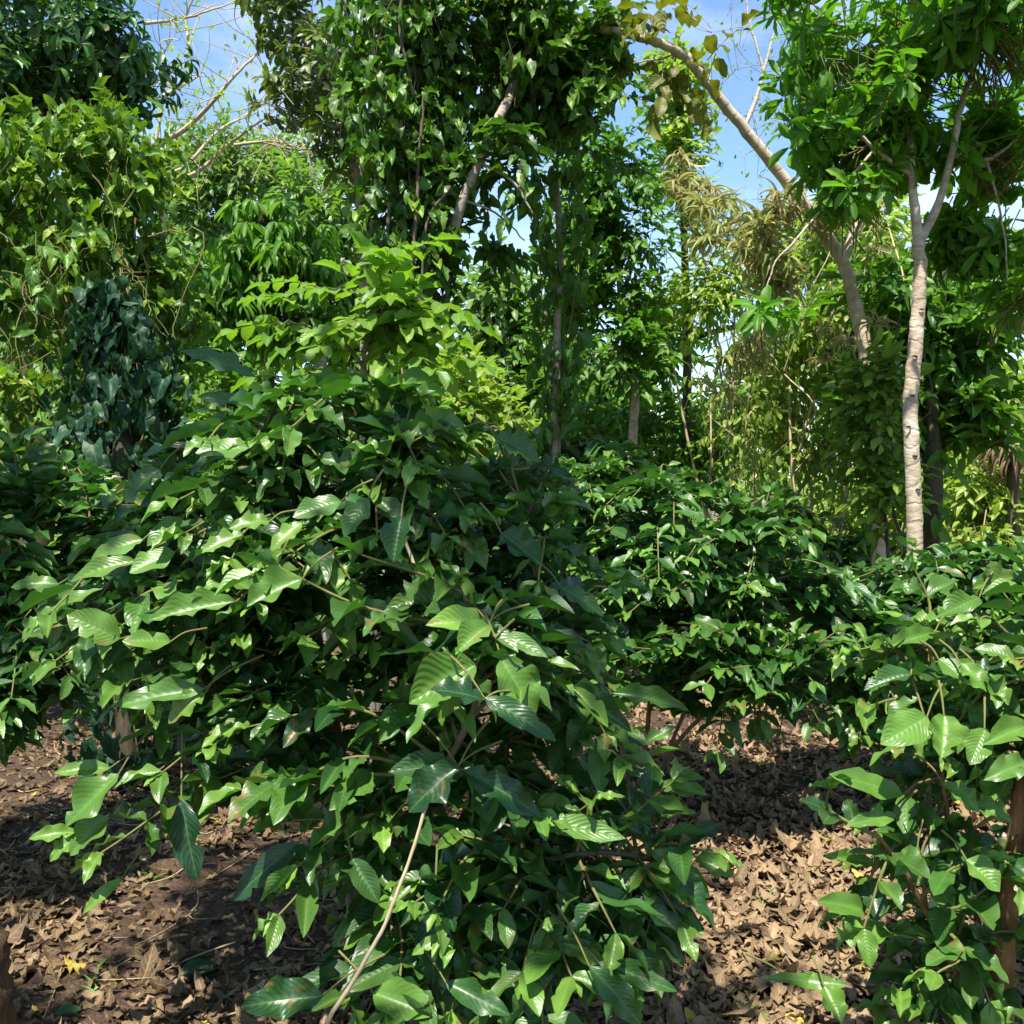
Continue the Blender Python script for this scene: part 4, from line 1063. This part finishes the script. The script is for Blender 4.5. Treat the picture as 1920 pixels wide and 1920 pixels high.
# dry epiphyte clumps hanging on the leaning tree
ep = [((1490, 385, 6.3), 'epiphyte clump of dry strap leaves on the leaning trunk where it meets the sky', 0.34, 70), ((1430, 430, 6.2), 'pale yellow epiphyte clump drooping left of the leaning trunk', 0.36, 70),
      ((1300, 365, 8.6), 'brown epiphyte clump round the thin dark trunk, below the feathery column', 0.42, 80), ((1550, 400, 6.3), 'greyish epiphyte clump on the upper side of the leaning trunk', 0.28, 50),
      ((1440, 520, 6.2), 'green and tan epiphyte clump hanging in the middle of the right hand thicket', 0.36, 70), ((1590, 650, 6.2), 'small brown epiphyte clump at the elbow of the leaning trunk', 0.25, 40),
      ((1380, 660, 7.0), 'straggling pale epiphyte clump under the dark horizontal branch', 0.36, 60), ((1360, 420, 7.6), 'wispy pale green epiphyte clump at the foot of the sky gap', 0.40, 60)]
for k, ((px, py, d), lab, ln, n) in enumerate(ep):
    c = P(px, py, d)
    L = Leaves(T_STRAP); tw = Tubes()
    for _ in range(7):
        cc = c + R.normal(0, 0.13, 3)
        m = n // 2
        a = R.uniform(0, 6.28, m)
        rad = np.stack([np.cos(a), np.sin(a), np.zeros(m)], -1)
        dd = rad * R.uniform(0.2, 1.0, (m, 1)) + np.array([0, 0, 0.25]) + R.normal(0, 0.5, (m, 3))
        L.add(cc + rad * 0.03, dd, -rad * 0.3 + np.array([0, 0, 1.0]) + R.normal(0, 0.4, (m, 3)), ln * R.uniform(0.25, 0.8, m), R.uniform(0.06, 0.12, m), tones(m, 0.65 if k in (1, 4, 6, 7) else 0.2, 0.35))
    tw.add(smooth_path([c + [0.02, 0, 0.05], c, c - [0.01, 0, 0.06]], 4), 0.012, 0.008, sides=6)
    root = thing('epiphyte', lab, 'epiphyte', c, 'epiphyte clumps')
    tw.build('root_mass', B_DARK, root); L.build('foliage', M_STRAP, root)

# ================================================================== RIGHT TREE
tp = [gz(P(1722, 1200, 5.0)), P(1716, 1050, 5.0), P(1712, 900, 5.0), P(1708, 760, 5.0), P(1718, 620, 5.0), P(1724, 520, 5.0), P(1722, 440, 5.0)]
L = Leaves(T_OBOV); tw = Tubes()
blobs = [(1700, 60, 4.9, 210, 110, 0.7), (1560, 190, 4.8, 100, 90, 0.4), (1850, 120, 5.0, 170, 140, 0.8), (1620, 270, 5.1, 120, 80, 0.4, 0.9), (1720, 260, 5.5, 120, 120, 0.3, 0.9), (1860, 300, 5.3, 120, 110, 0.5), (1850, 440, 5.5, 110, 80, 0.4, 0.9),
         (1540, 80, 4.8, 80, 60, 0.4, 0.8), (1680, -80, 4.9, 240, 80, 0.8, 0.7), (1600, 370, 4.8, 70, 45, 0.3, 0.5), (1900, 560, 5.2, 80, 70, 0.4, 0.6), (1450, 480, 4.7, 75, 55, 0.22, 0.6), (1440, 590, 4.7, 60, 30, 0.2, 0.4)]
crown(L, blobs, 900, 'whorl', 0.14, 0.31, tw, young=0.10, nleaf=7, gap=0.0, gs=2.6, inner=0.25)
tree('broadleaf_tree', 'straight tree on the right, smooth pale ringed trunk forking under a broad glossy crown', 'tree', tp, (0.041, 0.033),
     [([P(1722, 450, 5.0), P(1712, 360, 5.0), P(1704, 250, 5.0), P(1690, 120, 4.95)], 0.029, 0.014), ([P(1726, 450, 5.0), P(1760, 380, 5.0), P(1785, 290, 5.0), P(1802, 200, 5.0), P(1840, 90, 5.0)], 0.026, 0.012),
      ([P(1712, 330, 5.0), P(1640, 280, 4.9), P(1570, 210, 4.85)], 0.014, 0.006), ([P(1785, 290, 5.0), P(1850, 300, 5.05), P(1910, 260, 5.1)], 0.014, 0.006), ([P(1640, 280, 4.9), P(1570, 360, 4.8), P(1500, 440, 4.72), P(1450, 500, 4.7), P(1430, 590, 4.7)], 0.007, 0.003),
      ([P(1850, 300, 5.05), P(1880, 420, 5.15), P(1890, 560, 5.2)], 0.008, 0.003)], B_PALE, L, M_RIGHT, tw, lump=0.04, sides=18, twbark=B_TWIG)

rt = [o for o in bpy.data.objects if o.get('label', '').startswith('straight tree')][0]
for (px, py) in ((1728, 580), (1716, 668), (1730, 712), (1712, 742), (1716, 855), (1722, 918), (1704, 800)):
    c = P(px, py, 4.955)
    one_tube('knot', B_DARK, rt, [c + np.array([-0.013, 0.004, 0.003]), c + np.array([-0.004, -0.002, 0.001]), c + np.array([0.006, -0.001, 0]), c + np.array([0.014, 0.006, 0.004])], 0.004, 0.003, radii=np.array([0.002, 0.0055, 0.0055, 0.002]), sides=7)

# dark trunk behind, with its vines
L = Leaves(T_HEART); tw = Tubes()
blobs = [(1690, 560, 6.8, 90, 120, 0.4), (1790, 640, 6.8, 90, 120, 0.4), (1800, 780, 6.8, 80, 90, 0.35), (1660, 720, 6.8, 80, 90, 0.35), (1830, 540, 6.9, 90, 80, 0.4), (1740, 860, 6.7, 40, 100, 0.2, 0.6)]
crown(L, blobs, 380, 'spray', 0.15, 0.5, tw, young=0.12, nleaf=6, gap=-0.25, gs=2.0, inner=0.1, ysd=0.18)
tree('broadleaf_tree', 'darker tree standing directly behind the straight pale trunk', 'tree', [gz(P(1752, 1000, 6.6)), P(1750, 950, 6.6), P(1746, 800, 6.6), P(1750, 650, 6.7), P(1770, 500, 6.8)], (0.07, 0.04),
     [([P(1748, 760, 6.6), P(1700, 650, 6.7), P(1680, 560, 6.8)], 0.03, 0.012), ([P(1748, 720, 6.6), P(1800, 640, 6.8), P(1830, 540, 6.9)], 0.03, 0.012)], B_DARK, L, M_TREE, tw)

# sunny vine thicket centre right
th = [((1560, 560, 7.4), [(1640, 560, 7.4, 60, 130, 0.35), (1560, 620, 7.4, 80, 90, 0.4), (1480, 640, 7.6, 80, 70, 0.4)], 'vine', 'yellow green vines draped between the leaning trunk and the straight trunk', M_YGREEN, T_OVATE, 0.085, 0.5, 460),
      ((1420, 760, 8.0), [(1400, 740, 8.0, 90, 70, 0.4), (1500, 780, 8.0, 90, 90, 0.4), (1440, 840, 7.8, 100, 70, 0.4), (1580, 760, 8.0, 70, 110, 0.4), (1600, 880, 7.8, 80, 90, 0.4)], 'vine', 'pale tangled vines over a bush, left of the straight trunk and under the epiphytes', M_YGREEN, T_OVATE, 0.08, 0.5, 520),
      ((1640, 950, 6.0), [(1640, 735, 5.95, 60, 80, 0.2, 1.6), (1650, 890, 5.95, 55, 100, 0.2, 1.2)], 'spray', 'green bush hiding the lower part of the leaning trunk', M_VINE, T_OVATE, 0.10, 0.5, 200),
      ((1230, 800, 9.0), [(1240, 820, 9.0, 90, 70, 0.4), (1130, 800, 9.0, 80, 70, 0.4), (1330, 860, 9.0, 70, 60, 0.4)], 'spray', 'leafy green bush between the slender trunks, centre right', M_TREE, T_LANCE, 0.15, 0.34, 240),
      ((1380, 560, 8.4), [(1380, 500, 8.4, 60, 100, 0.35), (1330, 560, 8.4, 60, 70, 0.3), (1240, 560, 8.6, 60, 90, 0.3, 0.5)], 'spray', 'light green bushy growth left of the hanging epiphytes', M_YGREEN, T_LANCE, 0.10, 0.36, 260),
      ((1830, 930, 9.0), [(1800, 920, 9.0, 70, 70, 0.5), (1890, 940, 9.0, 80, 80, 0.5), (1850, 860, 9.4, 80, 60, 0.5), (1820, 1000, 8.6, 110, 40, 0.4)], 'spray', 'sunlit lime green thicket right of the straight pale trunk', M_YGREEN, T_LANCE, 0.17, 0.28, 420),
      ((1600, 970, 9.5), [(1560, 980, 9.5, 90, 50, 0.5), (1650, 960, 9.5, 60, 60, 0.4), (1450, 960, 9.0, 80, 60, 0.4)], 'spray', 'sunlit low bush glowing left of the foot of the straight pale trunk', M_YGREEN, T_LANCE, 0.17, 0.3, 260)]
for (px, py, d), bl, mode, lab, mat, tt, ln, wd, n in th:
    g = gz(P(px, 900, d)); L = Leaves(tt); tw = Tubes()
    crown(L, bl, n, mode, ln, wd, tw, young=0.3, nleaf=5, gap=-0.3, gs=2.4, inner=0.15, ysd=0.25)
    name = 'climbing_vine' if mode == 'vine' else 'bush'
    root = thing(name, lab, 'vine' if mode == 'vine' else 'bush', g, 'climbing vines' if mode == 'vine' else 'bushes behind the shrubs')
    st = Tubes()
    for b in bl:
        c = P(b[0], b[1], b[2])
        st.add(smooth_path([g + R.normal(0, .08, 3) * [1, 1, 0], (g + c) / 2 + R.normal(0, .12, 3), c], 6), 0.018, 0.008, sides=6)
        for _ in range(4):
            q = c + R.normal(0, 0.25, 3); st.add(smooth_path([q + [0, 0, .3], q + R.normal(0, .15, 3), q - [0.1, 0, .35]], 5), 0.006, 0.004, sides=5, cap=False)
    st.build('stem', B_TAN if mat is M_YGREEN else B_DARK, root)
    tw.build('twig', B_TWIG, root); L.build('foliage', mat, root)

# brown dry frond heap, right edge
L = Leaves(T_STRAP); tw = Tubes(); c = P(1900, 845, 8.4)
m = 130; a = R.uniform(0, 6.28, m); rad = np.stack([np.cos(a), np.sin(a), np.zeros(m)], -1)
L.add(c + rad * 0.1 + R.normal(0, .05, (m, 3)), rad + np.array([0, 0, 0.1]), np.array([0, 0, 1.0]), R.uniform(.2, .4, m), 0.08, tones(m, 0, 0.02, 0, .5))
root = thing('dry_palm', 'heap of brown dry fronds at the right edge above the sunlit thicket', 'palm', gz(c))
one_tube('trunk', B_DARK, root, smooth_path([gz(c), (gz(c) + c) / 2, c], 5), 0.06, 0.05); L.build('foliage', M_DRY, root)

# ================================================================== FAR TREES
far = [((620, 800, 9.5), [(620, 790, 9.5, 110, 60, .6), (760, 800, 9.5, 100, 60, .6), (470, 780, 9.5, 90, 70, .6)], 'mid distance bushy tree low behind the top of the large shrub', M_TREE, 0.15),
       ((430, 320, 15), [(360, 310, 15, 90, 60, .9), (460, 330, 15, 110, 80, .9), (540, 300, 15.5, 70, 60, .8), (400, 420, 15, 120, 70, .9)], 'far dark tree behind the bare branches, upper left', M_FAR, 0.05),
       ((590, 420, 13), [(600, 370, 13, 70, 80, .8), (640, 470, 13, 70, 90, .8), (580, 520, 13, 90, 70, .8)], 'far bluish green tree left of the vine curtain', M_FAR, 0.1),
       ((950, 600, 13), [(930, 560, 13, 70, 80, .8), (980, 640, 13, 90, 90, .8), (900, 720, 13, 90, 70, .8), (1010, 760, 13, 90, 80, .8)], 'far green tree framed between the vine curtain and the slim column of vines', M_FAR, 0.12),
       ((860, 720, 10), [(850, 730, 10, 55, 50, .5), (900, 790, 10, 90, 50, .5)], 'light olive small tree just above the large shrub, right of the sapling', M_YGREEN, 0.2),
       ((1120, 720, 12), [(1100, 700, 12, 90, 70, .8), (1180, 760, 12, 80, 60, .7), (1240, 620, 12, 50, 90, .5)], 'far dark tree behind the slender pale trunk', M_TREE, 0.05),
       ((1860, 720, 14), [(1880, 760, 14, 90, 70, .8), (1800, 720, 14, 60, 60, .6), (1900, 480, 14.5, 50, 60, .6, .6), (1850, 860, 14, 110, 60, .8)], 'far yellow green tree by the small sky gap at the right edge', M_YGREEN, 0.2),
       ((1330, 800, 14), [(1340, 790, 14, 90, 60, .8), (1250, 830, 14, 80, 50, .7), (1420, 700, 14, 60, 70, .7)], 'far bushy tree behind the thin dark trunk', M_FAR, 0.25),
       ((720, 620, 14), [(740, 640, 14, 90, 90, .8), (800, 720, 14, 70, 70, .8), (640, 640, 14, 90, 80, .8)], 'far tree hidden mostly by the yellow green sapling', M_FAR, 0.15),
       ((250, 700, 12), [(330, 560, 12, 90, 90, .8), (400, 680, 12, 110, 80, .8), (200, 720, 12, 150, 120, .8), (20, 800, 12, 130, 100, .8), (30, 600, 12, 120, 130, .8)], 'far dim tree behind the left vines and the pepper pillar', M_TREE, 0.1),
       ((1560, 400, 13), [(1500, 460, 13, 90, 60, .7), (1620, 430, 13, 80, 80, .7), (1680, 560, 13, 90, 90, .8)], 'far yellow green tree behind the leaning trunk', M_YGREEN, 0.2)]
for (px, py, d), bl, lab, mat, yg in far:
    L = Leaves(T_SMALL4); tw = Tubes(); g = gz(P(px, 900, d))
    crown(L, bl, int(sum(b[3] * b[4] for b in bl) / 38), 'spray', 0.17, 0.42, tw, young=yg, nleaf=8, gap=-0.28, gs=1.2, inner=0.05, ysd=0.2)
    lim = []
    for b in bl:
        c = P(b[0], b[1], b[2]); lim.append(([P(px, py + 60, d), (P(px, py + 60, d) + c) / 2 + [0, 0, .15], c], 0.05, 0.015))
    tree('distant_tree', lab, 'tree', [g, (g + P(px, py + 60, d)) / 2 + [.1, 0, 0], P(px, py + 60, d)], (0.12, 0.07), lim, B_GREY, L, mat, tw, group='trees farther back')

# far scrub closing the horizon
L = Leaves(T_SMALL4)
for i in range(5200):
    d = R.uniform(24, 46); px = R.uniform(-900, 2900)
    hmax = 2.9 + 1.3 * noise3((px * 0.004, d * 0.12, 0), 1.0, 3.3)
    z = hmax * R.rand() ** 0.7
    p = P(px, 900, d); p[2] = z
    spray(L, 'spray', p, unit(R.normal(size=3) + [0, -0.5, 0.6]), 0.34, 0.42, 0.15 + 0.3 * noise3(p, 0.35, 1.0), None, 6)
tag(L.build('distant_scrub', M_FAR, None), 'far green scrub closing the view at the horizon beyond the trees', 'scrub', kind='stuff')

# stump, lower left
root = thing('tree_stump', 'brown weathered stump cut off by the lower left corner', 'stump', gz(P(-30, 1960, 2.55)))
q = P(-32, 1960, 2.3)
one_tube('trunk', B_STUMP, root, smooth_path([np.array([q[0], q[1], -0.02]), np.array([q[0], q[1] + .01, 0.15]), np.array([q[0] - .005, q[1], 0.36]), np.array([q[0] - .012, q[1], 0.50])], 7), 0.088, 0.062, sides=18, lump=0.09, wob=0.004)

# unseen trees added around the camera to throw dappled shade and cut skylight
L = Leaves(T_SMALL4); tw = Tubes()


def off_blob(c, r, n):
    for i in range(n):
        p, o = in_blob(np.array(c), np.array(r), 0.0)
        if noise3(p, 1.7, 8.8) < -0.12: continue
        spray(L, 'spray', p, o, 0.2, 0.42, 0.1, tw, 7)


CANOPY = []


def canopy(c, r, n, thr):
    k = 0
    for i in range(n * 6):
        p, o = in_blob(np.array(c, float), np.array(r, float), 0.0)
        # what lies under it along the sun's slant
        q = p + np.array([0.144, 0.456, 0]) * (p[2] - 0.8)
        if any((q[0] - a) ** 2 + (q[1] - b) ** 2 < rr * rr for a, b, rr in GAPS): continue
        if noise3((q[0], q[1], 0), 1.25, SEEDC) < thr and not any((q[0] - a) ** 2 + (q[1] - b) ** 2 < rr * rr for a, b, rr in THICK): continue
        spray(L, 'spray', p, o, 0.19, 0.44, 0.1, tw, 8)
        k += 1
        if k >= n: break


SEEDC = 4.4
# canopy openings and thick places shaped to set sun patches and shade (x, y on the ground below, radius)
GAPS = [(-0.07, 2.25, 0.46), (-1.05, 2.55, 0.50), (-0.6, 2.4, 0.22), (1.05, 2.35, 0.6), (0.8, 3.0, 0.36), (1.1, 4.4, 0.55), (1.6, 4.7, 0.6), (-0.55, 3.2, 0.36), (1.0, 5.2, 0.5)]
THICK = [(-1.1, 3.5, 0.35), (1.0, 3.68, 0.22), (-0.1, 2.95, 0.25), (-0.5, 2.85, 0.28), (0.15, 2.75, 0.3), (-0.35, 2.62, 0.25), (0.45, 2.5, 0.22), (0.25, 2.9, 0.25)]
canopy((-2.0, 0.2, 5.6), (2.2, 2.1, 0.7), 250, 0.03)
tree('shade_tree', 'unseen tree behind the photographer, crown shaped to shade the soil at lower left', 'tree', [np.array([-3.4, -0.8, 0]), np.array([-3.3, -0.7, 2.5]), np.array([-3.0, -0.2, 4.3]), np.array([-2.5, 1.2, 5.0])], (0.14, 0.05),
     [([np.array([-3.1, -0.3, 4.0]), np.array([-3.5, 0.1, 5.0]), np.array([-3.7, 0.2, 5.7])], 0.06, 0.02)], B_GREY, L, M_TREE, tw)
L = Leaves(T_SMALL4); tw = Tubes()  # second unseen crown, added for dappled sun
canopy((1.5, -0.8, 6.2), (2.2, 2.0, 0.8), 170, 0.14)
tree('shade_tree', 'unseen tree behind the photographer, to the right, crown added overhead to dapple the sun', 'tree', [np.array([1.8, -2.6, 0]), np.array([1.7, -2.3, 2.5]), np.array([1.5, -1.4, 4.8]), np.array([1.2, -0.6, 6.2])], (0.14, 0.05),
     [([np.array([1.6, -1.7, 4.2]), np.array([2.4, -0.9, 5.4]), np.array([2.9, -0.3, 6.2])], 0.06, 0.02)], B_GREY, L, M_TREE, tw)
L = Leaves(T_SMALL4); tw = Tubes()  # leaf masses added out of view on all sides to cut skylight
canopy((-6.2, 3.6, 5.5), (1.4, 3.4, 3.6), 520, -2)
canopy((-5.2, -4.2, 5.5), (3.2, 2.0, 3.6), 460, -2)
canopy((3.8, -5.6, 5.5), (3.2, 2.0, 3.8), 460, -2)
canopy((6.8, 1.8, 5.5), (1.5, 3.4, 3.6), 520, -2)
tree('shade_tree', 'unseen shade tree added outside the view, its crown ringing the scene to block skylight', 'tree', [np.array([0.2, -6.5, 0]), np.array([0.1, -6.3, 3.0]), np.array([-0.4, -5.2, 5.5])], (0.24, 0.12),
     [([np.array([-0.2, -5.6, 4.6]), np.array([-2.6, -4.2, 6.0]), np.array([-4.6, -2.0, 6.5]), np.array([-5.2, 3.2, 6.6])], 0.09, 0.03), ([np.array([0, -5.8, 4.4]), np.array([2.4, -4.6, 6.0]), np.array([4.8, -1.0, 6.5]), np.array([5.4, 2.4, 6.6])], 0.09, 0.03)], B_GREY, L, M_TREE, tw)

# ================================================================== LIGHT
SUN_TO = np.array([-0.13, -0.41, 0.90])
sun_dir = unit(SUN_TO)
el = math.asin(sun_dir[2])
az = math.atan2(sun_dir[0], sun_dir[1])
ld = bpy.data.lights.new('sun', 'SUN'); ld.energy = 5.0; ld.angle = math.radians(0.53); ld.color = (1.0, 0.945, 0.85)
lo = bpy.data.objects.new('sun', ld); COL.objects.link(lo)
lo.rotation_euler = Vector(tuple(sun_dir)).to_track_quat('Z', 'Y').to_euler()
lo.location = (0, 0, 20)

w = bpy.data.worlds.new('World'); sc.world = w; w.use_nodes = True
nt = w.node_tree; nt.nodes.clear()
sky = nt.nodes.new('ShaderNodeTexSky'); sky.sky_type = 'NISHITA'; sky.sun_disc = False
sky.sun_elevation = el; sky.sun_rotation = az; sky.altitude = 300; sky.air_density = 1.0; sky.dust_density = 0.25; sky.ozone_density = 1.6
tc = nt.nodes.new('ShaderNodeTexCoord')
mp = nt.nodes.new('ShaderNodeMapping'); mp.inputs['Scale'].default_value = (2.2, 2.2, 5.0); nt.links.new(tc.outputs['Generated'], mp.inputs[0])
nz = nt.nodes.new('ShaderNodeTexNoise'); nz.inputs['Scale'].default_value = 1.6; nz.inputs['Detail'].default_value = 7; nz.inputs['Roughness'].default_value = 0.58
nt.links.new(mp.outputs[0], nz.inputs['Vector'])
mr = nt.nodes.new('ShaderNodeMapRange'); mr.inputs[1].default_value = 0.47; mr.inputs[2].default_value = 0.78; mr.inputs[3].default_value = 0.0; mr.inputs[4].default_value = 0.55
nt.links.new(nz.outputs[0], mr.inputs[0])
mx = nt.nodes.new('ShaderNodeMix'); mx.data_type = 'RGBA'
nt.links.new(mr.outputs[0], mx.inputs[0]); hs = nt.nodes.new('ShaderNodeHueSaturation'); hs.inputs['Saturation'].default_value = 1.08; hs.inputs['Value'].default_value = 1.4; nt.links.new(sky.outputs[0], hs.inputs['Color']); nt.links.new(hs.outputs[0], mx.inputs[6]); mx.inputs[7].default_value = (8.6, 8.9, 9.6, 1)
bg = nt.nodes.new('ShaderNodeBackground'); bg.inputs[1].default_value = 0.10
nt.links.new(mx.outputs[2], bg.inputs[0])
wo = nt.nodes.new('ShaderNodeOutputWorld'); nt.links.new(bg.outputs[0], wo.inputs[0])

sc.view_settings.view_transform = 'Standard'
sc.view_settings.look = 'None'
sc.view_settings.exposure = 1.02
sc.view_settings.gamma = 1.0
sc.cycles.max_bounces = 4
sc.cycles.diffuse_bounces = 2
sc.cycles.glossy_bounces = 2
sc.cycles.transmission_bounces = 2
